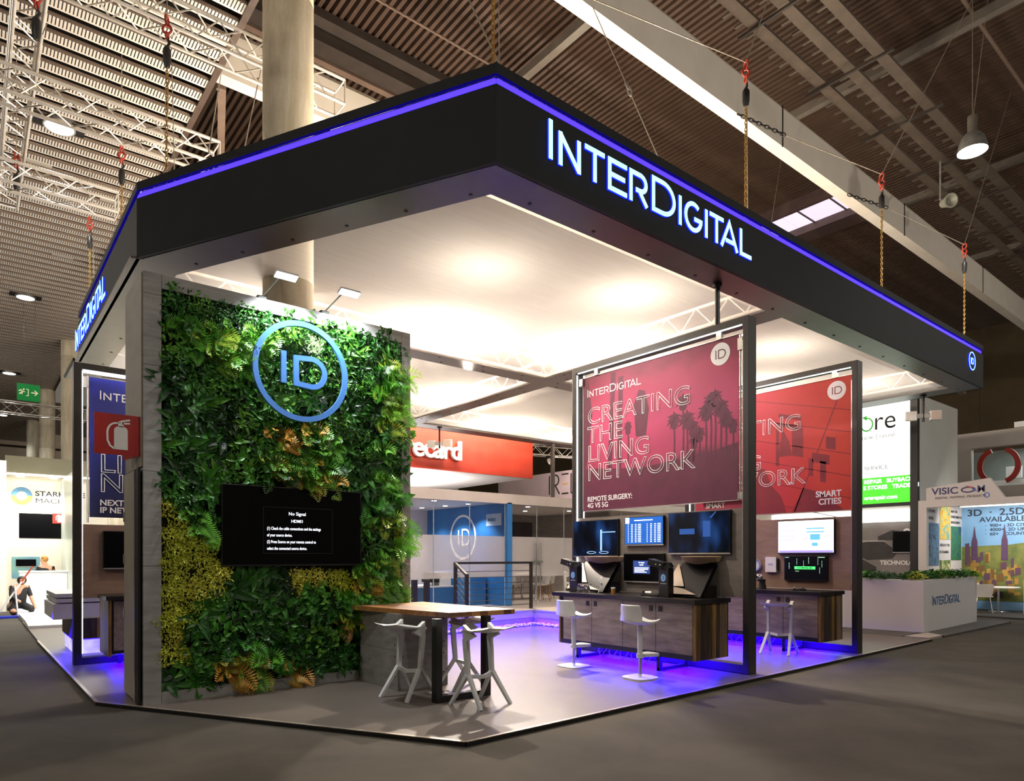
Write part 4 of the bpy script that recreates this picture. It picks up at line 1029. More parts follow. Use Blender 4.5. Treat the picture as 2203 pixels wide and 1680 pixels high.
mb = MB(); mb.lathe((10.75, 6.38, 1.045), [(0, 0), (.07, 0), (.065, .04), (.05, .1), (.06, .16), (0, .17)], 20); mb.build('robot_body', M['black'], t_, True)
mb = MB(); mb.ico((10.71, 6.42, 1.24), .07, 2); hd = mb.build('robot_head', M['chrome'], t_, True); mb = MB(); mb.cyl((10.66, 6.44, 1.25), (10.62, 6.45, 1.26), .035, n=14); mb.build('eye', M['screw'], hd)
t_ = thing('controller', 'small black and chrome gadget on the counter under the green message screen', 'gadget', (10.6, 5.62, 1.045))
mb = MB(); mb.box(10.55, 10.66, 5.54, 5.72, 1.045, 1.075, .01); mb.build('gadget_base', M['black'], t_); mb = MB(); mb.box(10.55, 10.62, 5.55, 5.62, 1.08, 1.1, .006); mb.ico((10.56, 5.69, 1.09), .02); mb.build('gadget_top', M['chrome'], t_)

# --- station with the navy banner at the left
t = thing('banner_frame', 'tall dark frame holding the navy banner behind the green wall', 'display frame', (2.8, 11.5, .04), 'banner frames on the stand')
XL, XR, YF = 1.17, 4.5, 11.45
for x in (XL, XR-.1):
    mb = MB(); mb.box(x, x+.1, YF, YF+.18, .04, 4.40, .006); mb.build('post', M['frame'], t)
mb = MB(); mb.box(XL+.1, XR-.1, YF, YF+.18, 4.31, 4.40); mb.build('top_rail', M['frame'], t)
mb = MB(); mb.box(XL+.1, XR-.1, YF, YF+.18, .04, .14); mb.build('bottom_rail', M['frame'], t)
for y in (YF+.02, YF+.11):
    mb = MB(); mb.box(XL+.12, XR-.12, y, y+.022, 4.288, 4.31); mb.build('led_strip', LEDV, t)
mb = MB(); mb.box(XL+.1, XL+.112, YF+.02, YF+.045, .2, 4.29); mb.build('led_strip', LEDV, t)
NAVY = gradient('navy_print', [(0, '#12163e'), (.35, '#1a2066'), (.6, '#242c92'), (.8, '#1c2274'), (1, '#2830a6')], 2, .5, 3)
mb = MB(); mb.box(1.37, 4.2, YF+.08, YF+.09, 2.18, 4.23); b = mb.build('banner', NAVY, t)
fr = FY(1.37, YF+.08, 2.18)
mb = MB(); wordmark(mb, Fr(fr(.14, 1.74, .002), (1, 0, 0), (0, 0, 1)), .13, 0, .002, .13)
for i, q in enumerate(OUT4): mb.text(fr, q, .385, .12, 1.25-.29*i, .003, outline=.006, sx=1.12)
mb.text(fr, 'NEXT GENERATION', .12, .13, .18, .003, bold=.025); mb.text(fr, 'IP NETWORKS', .12, .13, .07, .003, bold=.025); mb.build('lettering', M['txt_w'], b)
mb = MB(); mb.cyl((1.35, YF+.09, 2.1), (1.35, YF+.09, 4.24), .014, n=8); mb.box(1.28, 1.36, YF+.05, YF+.12, 4.08, 4.22); mb.build('hanger', M['silver'], b)
mb = MB(); mb.box(1.26, 4.41, YF+.02, YF+.12, 1.0, 2.07); mb.build('back_panel', PAN2, t)
tv('television', 'black television on the panel below the navy banner', FY(1.53, YF-.031, 1.42), 1.0, .56)
t = thing('demo_counter', 'stone faced counter with plank end, half hidden by the green wall', 'counter', (2.8, 11.05, .04), 'demo counters')
mb = MB(); mb.box(1.53, 4.2, 10.72, 11.42, .25, 1.0); mb.build('carcass', M['black'], t)
mb = MB(); mb.box(1.49, 1.53, 10.68, 11.44, .22, 1.0); mb.build('end_panel', wood('end_planks', ['#2a1d12', '#54401f', '#7d5c28', '#a67f3a', '#6b6258'], .085, 1, .5), t)
mb = MB(); mb.box(1.46, 4.2, 10.64, 11.44, 1.0, 1.055); mb.build('worktop', CABT, t)
for k in range(4):
    mb = MB(); mb.box(1.56+k*.62, 2.17+k*.62, 10.7, 10.72, .3, .98); mb.build('door', CAB, t)
mb = MB(); mb.box(1.6, 4.1, 10.8, 10.82, .236, .25); mb.build('led_strip', M['led_b'], t)
for x in (1.7, 2.9, 4.0):
    mb = MB(); mb.box(x, x+.05, 10.78, 10.83, .04, .25); mb.box(x, x+.05, 11.3, 11.35, .04, .25); mb.build('leg', M['black'], t)
lamp('AREA', (2.8, 11.05, .225), 190, BLUE, aim=(2.8, 11.05, 0), size=(2.4, .6))
t = thing('cabinet_bench', 'white topped wooden bench with glowing blue foot beyond the navy banner frame', 'bench', (1.6, 13.4, .04))
mb = MB(); mb.box(1.02, 2.2, 12.6, 14.2, .62, .86); mb.build('white_drawer', M['white'], t)
mb = MB(); mb.box(1.05, 2.2, 12.6, 14.2, .88, .94); mb.box(1.05, 2.2, 12.6, 14.2, .96, 1.02); mb.build('seat_pad', M['gloss_white'], t)
mb = MB(); mb.box(1.27, 2.2, 12.55, 14.1, .3, .62); mb.build('wood_body', OLDW, t)
mb = MB(); mb.box(1.3, 2.2, 12.62, 14.0, .06, .28); mb.build('glow_foot', em('lit_acrylic', '#9d98ff', 1.4, '#6f63ff'), t)
mb = MB(); mb.box(1.28, 1.3, 12.6, 14.0, .28, .3); mb.box(1.28, 2.2, 12.58, 12.6, .28, .3); mb.build('led_strip', M['led_b'], t)
lamp('AREA', (1.22, 13.2, .3), 5, BLUE, aim=(1.0, 13.0, 0), size=(.1, 1.2))

# ------------------------------------------------------------------ low back bar stools
t = thing('swivel_stool', 'white low back swivel stool at the far pair of counter doors', 'stool', (0, 0, 0), 'white swivel stools')
mb = MB(); mb.poly(Fr((0, 0, 0), (1, 0, 0), (0, 1, 0)), [(.2*math.copysign(abs(math.cos(a))**.6, math.cos(a)), .2*math.copysign(abs(math.sin(a))**.6, math.sin(a))) for a in [2*PI*i/36 for i in range(36)]], .0, .014); mb.build('base_plate', WS, t)
mb = MB(); mb.cyl((0, 0, .014), (0, 0, .045), .024, n=16); mb.cyl((0, 0, .045), (0, 0, .3), .02, n=16); mb.build('gas_post', M['chrome'], t, True)
mb = MB(); mb.cyl((0, 0, .26), (0, 0, .70), .033, n=18); mb.build('column_sleeve', WS, t, True)
mb = MB(); mb.lathe((0, 0, .26), [(.03, 0), (.048, 0), (.048, .05), (.03, .05)], 20)
mb.poly(Fr((0, 0, 0), (1, 0, 0), (0, 1, 0)), [(.03, -.05), (.2, -.11), (.245, -.1), (.26, 0), (.245, .1), (.2, .11), (.03, .05)], .27, .31); mb.build('foot_plate', WS, t)
mb = MB()
def shell(u, v):
    wv = .2*(1-.15*abs(v-.4)); x = .21-.40*min(v, .62)/.62 if v < .62 else -.19-.05*(v-.62)/.38; z = .735-.03*math.sin(PI*min(v/.62, 1)) if v < .62 else .735+.215*((v-.62)/.38)**1.1
    z += .03*(abs(u)**2.2)*(1 if v < .62 else 0)
    k = 1-(max(0, v-.8)/.2)**2*.12 - (max(0, .15-v)/.15)**2*.2
    x += (0 if v < .5 else .07*(abs(u)**2)*min(1, (v-.5)/.3)); return Vector((x, u*wv*k, z))
N_, K_ = 12, 18; top = [[mb.bm.verts.new(shell(-1+2*i/N_, j/K_)) for i in range(N_+1)] for j in range(K_+1)]
bot = [[mb.bm.verts.new(shell(-1+2*i/N_, j/K_)+Vector((-.012 if j/K_ > .62 else 0, 0, -.022 if j/K_ <= .7 else -.006))) for i in range(N_+1)] for j in range(K_+1)]
for j in range(K_):
    for i in range(N_):
        mb._f([top[j][i], top[j][i+1], top[j+1][i+1], top[j+1][i]]); mb._f([bot[j][i], bot[j+1][i], bot[j+1][i+1], bot[j][i+1]])
for j in range(K_):
    for i in (0, N_): mb._f([top[j][i], top[j+1][i], bot[j+1][i], bot[j][i]])
for i in range(N_):
    for j in (0, K_): mb._f([top[j][i], bot[j][i], bot[j][i+1], top[j][i+1]])
mb.build('seat_shell', WS, t, True)
mb = MB(); mb.tube([(0, .03, .69), (.1, .06, .675), (.15, .07, .665)], .007, 8); mb.build('lever', WS, t)
dup(t, (6.73, 5.71, .04), -.08, 'white low back swivel stool at the near pair of counter doors')
t.location = (6.71, 6.91, .04); t.rotation_euler = (0, 0, .0)
# ------------------------------------------------------------------ raised deck with railing and meeting room
DKW = pm('white_deck_board', '#b9aea8', '#c4b9b3', 2, .4)
dk = thing('raised_deck', 'white raised deck with blue lit recess under its front', 'deck', (11, 14, .04)); st(dk)
top = [(5, 11.12), (10.07, 11.69), (10.15, 9.3), (17, 9.3), (17, 17), (5, 17)]
mb = MB(); mb.prism(top, .36, .39); mb.build('deck_top', DKW, dk)
mb = MB(); mb.prism([(5, 11.13), (10.09, 11.70), (10.16, 9.3), (10.26, 9.3), (10.2, 11.85), (5, 11.25)], .22, .36); mb.build('deck_front', DKW, dk)
mb = MB(); mb.prism([(5, 11.24), (10.19, 11.82), (10.26, 9.3), (10.34, 9.3), (10.28, 11.95), (5, 11.36)], .04, .22); mb.build('deck_recess', M['white'], dk)
mb = MB(); mb.bar((5, 11.2, .205), (10.15, 11.78, .205), .02, .02); mb.bar((10.17, 11.7, .205), (10.22, 9.3, .205), .02, .02); mb.build('led_strip', M['led_b'], dk)
for a, b in (((5, 11.16), (10.12, 11.72)), ((10.16, 11.7), (10.2, 9.3))):
    a, b = Vector(a), Vector(b); m_ = (a+b)/2; L = (b-a).length; nrm = Vector((-(b-a).y, (b-a).x)).normalized()
    if (a.x < 6): nrm = Vector((.11, -.99))
    else: nrm = Vector((-1, -.02))
    lo = lamp('AREA', (m_.x, m_.y, .2), 110*L/5, BLUE, aim=(m_.x+nrm.x*.35, m_.y+nrm.y*.35, 0), size=(L*.96, .05))
    d = (b-a).normalized(); lo.rotation_euler = Matrix(((d.x, 0, 0), (d.y, 0, 0), (0, 0, 0))).to_euler() if False else lo.rotation_euler
    z_ax = -Vector((nrm.x*.7, nrm.y*.7, -.7)).normalized(); x_ax = Vector((d.x, d.y, 0)); y_ax = z_ax.cross(x_ax).normalized(); x_ax = y_ax.cross(z_ax)
    lo.rotation_euler = Matrix((x_ax, y_ax, z_ax)).transposed().to_euler()
mb = MB(); random.seed(11)
for k in range(520):
    if k < 370: u = R(0, 1); x, y = 6.3+u*3.85, 11.2+u*.46+R(-.10, .09)+.07*(1.3-1); y += .0
    else: u = R(0, 1); x, y = 10.1+u*.04+R(-.05, .1), 11.7-u*2.2
    mb.ico((x, y, .055+R(0, .03)), R(.022, .042), 1, (1, 1, .75), .2)
mb.build('white_pebbles', pm('white_pebble', '#d8d3d0', '#ece8e6', 30, .5), None, False, label='white pebbles heaped along the blue lit foot of the deck', cat='pebbles', kind='stuff')
BLK = M['black']
t = thing('railing', 'black railing with thin bars around the deck corner', 'railing', (9.1, 11.8, .39))
for x, y, z0, z1 in ((10.2, 11.93, .39, 1.49), (8.06, 11.9, .39, 1.48), (7.86, 11.2, .04, 1.25)):
    mb = MB(); mb.box(x-.03, x+.03, y-.03, y+.03, z0, z1); mb.build('post', BLK, t)
mb = MB(); mb.bar((10.2, 11.93, 1.465), (8.06, 11.9, 1.465), .05); mb.build('top_rail', BLK, t)
mb = MB(); mb.bar((8.06, 11.9, 1.46), (7.86, 11.2, 1.225), .05); mb.build('handrail', BLK, t)
for k in range(7):
    mb = MB(); z = .5+k*.13; mb.cyl((10.2, 11.93, z), (8.06, 11.9, z), .008, n=6); mb.build('bar', BLK, t)
    mb = MB(); mb.cyl((8.06, 11.9, z), (7.86, 11.2, z-.25), .008, n=6); mb.build('bar', BLK, t)
mb = MB(); mb.box(10.12, 10.28, 11.85, 12.01, .39, .4); mb.build('base_plate', M['silver'], t)
for x, nm in ((7.2, 'short black post on the deck beside the green wall'), (7.5, 'short black post on the deck, second from the green wall')):
    mb = MB(); mb.box(x-.05, x+.05, 12.1, 12.2, .39, 1.12, .004); mb.build('bollard', BLK, None, label=nm, cat='post')

mr = thing('meeting_room', 'glass fronted meeting room on the deck with a blue dividing wall', 'room', (11, 15, .39))
RW = pm('room_white', '#cfc6c0', '#d8d0ca', 2, .6); RG = concrete('room_grey_panel', '#8d857f', '#a09892', (1, 1, 4))
BLW = pm('room_blue', '#2c6fb0', '#3279bb', 2, .45)
mb = MB(); mb.box(4.8, 17.5, 12.9, 13.05, 2.9, 3.14); mb.build('header_beam', RW, mr)
mb = MB(); mb.box(4.8, 17.5, 13.05, 17, 2.93, 2.96); mb.build('room_ceiling', RW, mr)
mb = MB(); mb.box(4.8, 10.3, 16.6, 16.7, .39, 2.93); mb.build('back_panel', pm('room_pale_wall', '#d6cac6', '#dfd4d0', 2, .6), mr)
mb = MB(); mb.box(4.9, 8.6, 16.55, 16.6, 2.05, 2.85); mb.build('red_panel', pm('coral_panel', '#c4493c', '#d0574a', 2, .5), mr)
mb = MB(); mb.box(10.27, 10.42, 12.9, 16.6, .39, 2.93); mb.build('blue_partition', BLW, mr)
mb = MB(); mb.box(10.42, 17.4, 16.6, 16.7, .39, 2.93); mb.box(14.6, 14.7, 13.6, 16.6, .39, 2.93); mb.build('grey_panel', RG, mr)
mb = MB(); mb.box(11.4, 14.2, 16.54, 16.6, 1.9, 2.7); mb.build('dark_panel', pm('dark_poster', '#2e2a2c', '#413c3d', 3, .5), mr)
mb = MB(); f = FX(10.265, 14.8, 2.12); mb.ribbon(f, arc(0, 0, .57, .57, 0, 353, 50), .06, 0, .01, True); mb.ribbon(f, [(-.2, -.2), (-.2, .2)], .05, 0, .01); mb.ribbon(f, [(-.02, -.2), (-.02, .2)]+arc(.13, 0, .18, .2, 90, -90, 12), .05, 0, .01, True); mb.build('white_emblem', M['txt_w'], mr)
mb = MB(); f = FX(10.265, 13.75, 2.5); mb.fbox(f, 0, .62, -.12, .18, 0, .01); sg = mb.build('name_plate', pm('pale_plate', '#a9bfd6', '#b7cadf', 3, .4), mr)
mb = MB(); mb.text(f, 'MOBILE', .1, .06, 0, .011, bold=.02); mb.build('lettering', M['blue_p'], sg)
def glassmat(name, frost):
    t = NT(name); tr = t.node('ShaderNodeBsdfTransparent'); gl = t.node('ShaderNodeBsdfGlossy'); gl.inputs['Roughness'].default_value = .03
    fz = t.node('ShaderNodeFresnel'); fz.inputs[0].default_value = 1.3
    m1 = t.node('ShaderNodeMixShader'); t.link(fz.outputs[0], m1.inputs[0]); t.link(tr.outputs[0], m1.inputs[1]); t.link(gl.outputs[0], m1.inputs[2])
    o_ = m1.outputs[0]
    if frost:
        df = t.node('ShaderNodeBsdfDiffuse'); df.inputs[0].default_value = (.62, .6, .6, 1); n = t.noise(t.coords(), 3, 2)
        a = t.node('ShaderNodeMath', operation='MULTIPLY_ADD'); t.link(n, a.inputs[0]); a.inputs[1].default_value = .1; a.inputs[2].default_value = frost
        m2 = t.node('ShaderNodeMixShader'); t.link(a.outputs[0], m2.inputs[0]); t.link(o_, m2.inputs[1]); t.link(df.outputs[0], m2.inputs[2]); o_ = m2.outputs[0]
    t.link(o_, t.out.inputs[0]); return t.m
GL = glassmat('clear_glass', 0); FG = glassmat('frosted_band', .66)
edges = [5.0, 7.1, 8.2, 9.2, 10.26]; edges2 = [10.43, 11.3, 12.25, 14.5]
for es in (edges, edges2):
    for a, b in zip(es, es[1:]):
        mb = MB(); mb._f([mb.bm.verts.new(v) for v in ((a+.005, 13, .4), (b-.005, 13, .4), (b-.005, 13, 2.9), (a+.005, 13, 2.9))]); p = mb.build('glass_pane', GL, mr)
        mb = MB(); mb._f([mb.bm.verts.new(v) for v in ((a+.005, 12.995, 1.1), (b-.005, 12.995, 1.1), (b-.005, 12.995, 2.1), (a+.005, 12.995, 2.1))]); mb.build('frosted_band', FG, p)
mb = MB()
for x in (11.22, 11.38): mb.cyl((x, 12.94, .5), (x, 12.94, 1.95), .018, n=10)
mb.box(11.15, 11.45, 12.92, 12.98, 1.45, 1.5); mb.cyl((11.3, 12.97, .39), (11.3, 12.97, .5), .03, n=10); mb.build('door_handle', M['chrome'], mr)
mb = MB()
for es in (edges, edges2):
    for x in es: mb.box(x-.008, x+.008, 12.985, 13.0, .39, 2.9)
mb.build('pane_joint', pm('glass_edge', '#9aa8ad', '#b0bcc0', 5, .2), mr)
mb = MB()
for x, y in ((6.6, 14.5), (8, 14.6), (9.6, 15.8), (9.7, 14.8), (9.8, 13.9), (8.6, 13.6), (11.6, 13.7), (12.6, 15), (13.6, 14.2), (12, 16)):
    mb.cyl((x, y, 2.925), (x, y, 2.94), .06, n=14)
    if x < 10.3: lamp('SPOT', (x, y, 2.9), 60, (.95, .97, 1), .04, (x, y, 0), 110)
    else: lamp('SPOT', (x, y, 2.9), 45, WARM, .04, (x, y, 0), 110)
mb.build('downlights', em('downlight', '#fff8ee', 6), mr)
mb = MB(); mb.text(FY(13.0, 16.58, 1.3), 'INTERDIGITAL', .3, -1.5, 0, .005, outline=.004); mb.build('outline_lettering', M['grey'], mr)
# furniture inside
t = thing('side_cabinet', 'blue cabinet with white counter behind the glass wall', 'cabinet', (9.6, 14, .39))
mb = MB(); mb.box(9.3, 10.2, 13.7, 14.6, .39, 1.25); mb.build('blue_body', pm('cabinet_blue', '#3f8ad0', '#4a93d6', 3, .45), t)
mb = MB(); mb.box(8.6, 9.3, 13.8, 14.6, .39, .86); mb.build('low_body', BLW, t); mb = MB(); mb.box(8.2, 9.3, 13.78, 14.62, .86, .9); mb.build('white_top', M['white'], t)
mb = MB(); mb.box(8.9, 9.25, 13.85, 14.3, .9, 1.22); mb.build('white_unit', M['white'], t); mb = MB(); mb.box(8.62, 8.88, 13.8, 14.2, .98, 1.2); mb.build('oven', M['screw'], t)
EW = pm('shell_chair_white', '#dcd8d3', '#e4e0db', 4, .4); LEGW = pm('chair_leg_wood', '#a0723f', '#b98a52', 9, .5, stretch=(1, 1, 6))
def shell_chair():
    t = thing('shell_chair', 'x', 'chair')
    mb = MB(); N_, K_ = 10, 14
    def sf(u, v):
        if v < .5: k = v/.5; x = .2-.38*k; z = .44-.025*math.sin(PI*k)
        else: k = (v-.5)/.5; x = -.18-.1*k; z = .44+.37*k**1.2
        wv = .22+(.03*math.sin(PI*v)); e = abs(u)**2.5
        return Vector((x+(.07*e if v > .5 else 0), u*wv*(1-.35*max(0, v-.85)/.15), z+.06*e*(1 if v < .6 else .3)))
    g = [[mb.bm.verts.new(sf(-1+2*i/N_, j/K_)) for i in range(N_+1)] for j in range(K_+1)]
    for j in range(K_):
        for i in range(N_): mb._f([g[j][i], g[j][i+1], g[j+1][i+1], g[j+1][i]])
    bmesh.ops.solidify(mb.bm, geom=mb.bm.faces[:], thickness=.012)
    mb.build('seat_shell', EW, t, True)
    for a in (-1, 1):
        for b in (-1, 1):
            mb = MB(); mb.cyl((.02+.1*a, .1*b, .42), (.02+.2*a, .2*b, 0), .016, .011, 8); mb.build('leg', LEGW, t)
    mb = MB()
    for a in (-1, 1): mb.cyl((.02-.11*a, .11, .38), (.02+.16*a, .16, .16), .004, n=5); mb.cyl((.02-.11*a, -.11, .38), (.02+.16*a, -.16, .16), .004, n=5); mb.cyl((.02+.11*a, -.11, .38), (.02+.16*a, .16, .16), .004, n=5)
    mb.build('wire_brace', M['screw'], t); return t
ch = shell_chair(); ch.location = (8.15, 14.0, .39); ch.rotation_euler = (0, 0, 2.6)
ch['label'] = 'white shell chair right of the two short black posts, behind glass'; ch['group'] = 'shell chairs in the meeting room'
gl_ = 'white shell chair among those right of the blue partition, behind the glass'
dup(ch, (6.85, 13.9, .39), .3, 'white shell chair half hidden by the edge of the green wall')
for x, y, a, lb in ((11.15, 14.2, .4, 'white shell chair immediately right of the blue partition post'), (11.9, 14.7, .2, 'white shell chair behind the railing, second from the blue partition'),
                  (12.25, 13.9, 2.9, 'white shell chair showing its rounded back, beside the glass door handle'), (13.0, 14.5, 2.2, 'white shell chair behind the single faceted stool on the deck'), (13.35, 13.7, 2.8, 'white shell chair closest to the tall black viewer, behind glass')):
    dup(ch, (x, y, .39), a, lb)
t = thing('meeting_table', 'low white round table among the shell chairs behind glass', 'table', (12.4, 14.9, .39))
mb = MB(); mb.lathe((12.4, 14.9, 1.1), [(0, 0), (.6, 0), (.6, .025), (0, .025)], 30); mb.build('tabletop', M['white'], t); mb = MB(); mb.cyl((12.4, 14.9, .39), (12.4, 14.9, 1.1), .04); mb.build('pedestal', M['chrome'], t)
o = dup(s0, (11.95, 12.35, .39), .3, 'white faceted bar stool up on the deck, left of the palm banner counter')

# ------------------------------------------------------------------ stands behind
REDW = pm('red_sign_board', '#c03a26', '#c84530', 2, .55)
t = thing('hanging_sign', 'big red hanging sign box with thick white letters', 'sign', (12, 22, 4.66))
mb = MB(); mb.box(8.5, 17.19, 20, 20.1, 4.66, 6.05); mb.build('red_front', REDW, t); mb = MB(); [mb.cyl((x, 20.05, 6.0), (x, 20.05, 13.5), .012, n=6) for x in (9, 13, 17)]; mb.build('hanging_cable', M['cable'], t); mb = MB(); mb.box(8.5, 17.17, 20.1, 28, 4.68, 4.72); mb.build('white_soffit', RW, t); mb = MB(); mb.box(17.1, 17.17, 20.1, 28, 4.7, 6.0); mb.build('red_side', REDW, t)
mb = MB(); mb.text(FY(13.75, 20, 5.0), 'wirecard', .95, 0, .05, .12, ext=.06, bold=.02, align='RIGHT', space=.95); mb.build('thick_lettering', M['txt_w'], t)
lamp('AREA', (13, 18.9, 6.9), 190, WARM, aim=(13, 20, 5.4), size=(7, .2)); lamp('AREA', (12, 23.5, 3.3), 420, (1, .96, .95), aim=(12, 23.5, 9), size=(6, 4))
t = thing('booth_wall', 'pale pink stand wall with slim dark letters beyond the red sign', 'stand', (24.5, 24, 0))
mb = MB(); mb.box(24, 24.3, 14, 31, 0, 6.05); mb.build('wall_board', pm('pink_grey_board', '#b09a97', '#bba5a2', 1, .6), t)
mb = MB(); q = Fr((24, 26.55, 4.88), (0, -1, 0), (0, 0, 1))
g = lambda p: mb.ribbon(q, p, .07, 0, .02)
g([(0, 0), (0, 1)]); g([(.25, 0), (.25, 1), (.5, 1)]+arc(.5, .74, .22, .26, 85, -90, 8)+[(.3, .48)]); g([(.45, .46), (.78, 0)]); g([(.95, 1), (1.45, 1)]); g([(.95, 0), (1.45, 0)]); g([(1.65, 1), (1.65, 0), (2.15, 0)]); g([(2.35, 0), (2.75, 1), (3.15, 0)])
mb.build('slim_lettering', M['txt_k'], t); mb = MB(); mb.ribbon(q, [(1.0, .5), (1.4, .5)], .06, 0, .02); mb.build('gold_bar', pm('gold_print', '#b98a3c', '#c4964a', 5, .5), t)
lamp('AREA', (22, 23, 7), 300, (1, .9, .88), aim=(24, 23, 4), size=(.5, 8))
mb = MB(); mb.box(15.14, 15.24, 16.6, 16.7, 3.14, 5.4); mb.build('support_post', M['frame'], None, label='slim dark post from the meeting room roof up to the canopy edge', cat='post')
for i, (x, y, z) in enumerate(((20.4, 22.65, 6.0), (23.6, 22.09, 6.05), (17.9, 23.08, 5.96), (22.0, 22.37, 6.03), (19.2, 22.86, 5.98))):
    t = thing('stage_lamp', ('fourth pale stage lamp along the dark truss, counted from the red sign', 'fifth pale stage lamp along the dark truss, counted from the red sign', 'first pale stage lamp along the dark truss, counted from the red sign', 'third pale stage lamp along the dark truss, counted from the red sign', 'second pale stage lamp along the dark truss, counted from the red sign')[i], 'lamp', (x, y, z), 'stage lamps on the far truss')
    mb = MB(); mb.cyl((x, y, z), (x+.06, y-.14, z-.18), .09, .11, 12); mb.build('lamp_can', pm('pale_can', '#a79a8c', '#b6a99b', 5, .5), t); mb = MB(); mb.box(x-.12, x+.12, y-.03, y+.03, z+.02, z+.2); mb.build('yoke', M['black'], t)

# --- right: white tower with light box
t = thing('light_box_stand', 'white stand tower with bright light box and green band', 'stand', (22.5, 11, 0))
mb = MB(); mb.box(21, 24, 7.6, 15, 0, 6.2); mb.build('tower_body', pm('tower_white', '#bdbcb5', '#c6c5be', 1, .55), t)
mb = MB(); mb.box(20.92, 21, 7.78, 12.3, 3.95, 6.12); lb = mb.build('light_panel', em('light_box_face', '#fdfffb', 1.35), t)
mb = MB(); mb.box(20.92, 21, 7.78, 12.3, 3.17, 3.95); gb = mb.build('green_band', em('green_light_panel', '#43b62c', .95, '#4cc034'), t)
mb = MB(); mb.box(20.86, 21.02, 7.60, 7.79, 0, 6.16); mb.build('black_post', M['black'], t)
mb = MB(); mb.box(20.9, 21.0, 7.78, 12.3, 3.07, 3.17); mb.build('black_rail', M['black'], t)
mb = MB(); mb.box(20.8, 21.0, 7.82, 12.0, 2.62, 2.98); mb.build('glow_strip', em('glow_strip', '#fffdf6', 1.6), t)
mb = MB(); mb.box(20.75, 21.0, 9.3, 12.0, 2.42, 2.66); mb.build('green_canopy', em('green_soffit', '#5fb548', .5), t)
mb = MB(); mb.box(20.96, 21, 7.79, 12.0, 0, 2.62); gr = mb.build('grey_graphic', pm('grey_graphic', '#77706d', '#827b78', 2, .6), t)
q = FX(20.96, 9.3, 0); DG = pm('dark_graphic', '#2e2a2a', '#3a3636', 4, .6)
mb = MB()
for pts in ([(-.2, 1.95), (.3, 2.05), (.75, 2.05), (1.15, 1.75), (1.0, 1.55), (.3, 1.5), (-.2, 1.75)], [(-.3, 1.6), (.1, 1.55), (.55, 1.3), (.55, 1.18), (.1, 1.0), (-.3, 1.0)], [(.6, 2.2), (1.0, 2.38), (1.4, 2.3), (1.4, 2.08), (.6, 2.08)], [(.3, .9), (.9, 1.15), (1.45, 1.0), (1.45, .7), (.3, .7)]): mb.poly(q, pts, .001, .006)
mb.build('hexagon_print', DG, gr)
mb = MB(); mb.text(q, 'TECHNOLO', .17, .66, 1.37, .008, bold=.03); mb.text(q, 'e', .45, 1.28, 2.2, .008, bold=.02); mb.fbox(q, -.3, .12, 1.42, 1.5, .002, .006); mb.fbox(q, -.6, .8, 2.06, 2.075, .002, .006); mb.build('lettering', M['txt_w'], gr)
q = FX(20.92, 9.5, 0); mb = MB()
mb.text(q, 'n', .78, .0, 5.36, .003); mb.text(q, 're', .78, .68, 5.36, .003, sx=.95); mb.fbox(q, .4, .95, 4.9, 4.905, .001, .003); mb.text(q, 'SERVICE', .17, .42, 4.18, .003, sx=1.1); mb.build('lettering', M['txt_k'], lb)
mb = MB(); mb.text(q, 'new | reuse', .2, .35, 5.1, .003); mb.build('faint_lettering', pm('faint_grey_print', '#b9bdb6', '#c3c7c0', 5, .5), lb)
mb = MB(); mb.ribbon(q, arc(.5, 5.55, .165, .19, 110, -210, 26), .045, .001, .004); mb.poly(q, [(.36, 5.78), (.5, 5.66), (.5, 5.82)], .001, .004); mb.build('green_arrow_ring', em('green_ring', '#3f9a35', .5), lb)
mb = MB(); mb.text(q, 'REPAIR   BUYBACK', .16, .42, 3.78, .003, bold=.03); mb.text(q, 'E STORES   TRADE-IN', .16, .4, 3.60, .003, bold=.03); mb.text(q, 'orerepair.com', .16, .42, 3.3, .003, bold=.03); mb.build('white_lettering', M['txt_e'], gb)
tv('television', 'black television on the grey graphic wall right of the red city frame', FX(20.9, 8.27, 1.72), .62, .62, None)
mb = MB(); mb.box(20.2, 20.4, 12.1, 12.2, 0, 2.3); mb.bm.free()

# --- right: mapping stand
t = thing('mapping_stand', 'white mapping stand with peaked header and city mural', 'stand', (22, 5.5, 0))
VW = pm('map_stand_white', '#c9c1bd', '#d2cac6', 1, .55)
q = FX(20.5, 7.45, 0)
mb = MB(); mb.poly(q, [(.0, 2.95), (.0, 3.15), (.2, 3.14), (.2, 3.48), (1.68, 3.64), (2.0, 3.12), (4, 3.12), (4, 2.95)], -.15, 0); mb.build('header', VW, t)
mb = MB(); mb.box(20.5, 20.65, 7.24, 7.45, 0, 2.95); mb.build('front_post', VW, t)
mb = MB(); mb.text(q, 'VISIC', .25, .34, 3.29, .004, bold=.02, sx=1.12); mb.text(q, 'M', .25, 1.4, 3.29, .004, bold=.012, sx=1.0); mb.ribbon(q, arc(1.2, 3.37, .15, .065, 0, 350, 24), .035, .001, .005, True); mb.build('name_lettering', pm('navy_letter', '#1d1f55', '#25275f', 5, .4), t)
mb = MB(); mb.text(q, 'DIGITAL  MAPPING  PRODUCTS', .083, .42, 3.165, .004); mb.build('tag_line', M['txt_k'], t)
mb = MB(); mb.poly(q, [(1.12, 3.49), (1.3, 3.44), (1.32, 3.38)], .004, .007); mb.build('red_flash', pm('red_flash', '#c0392b', '#c94438', 5, .4), t)
mb = MB(); mb.poly(q, [(1.24, 3.42), (1.38, 3.36), (1.4, 3.3)], .004, .007); mb.ribbon(q, arc(1.62, 3.2, .055, .06, 0, 350, 20), .02, .001, .005, True); mb.build('blue_flash', pm('blue_flash', '#2b5fb8', '#376ac2', 5, .4), t)
MUR = pm('mural_sky', '#6f9ac0', '#82aacb', 1, .6)
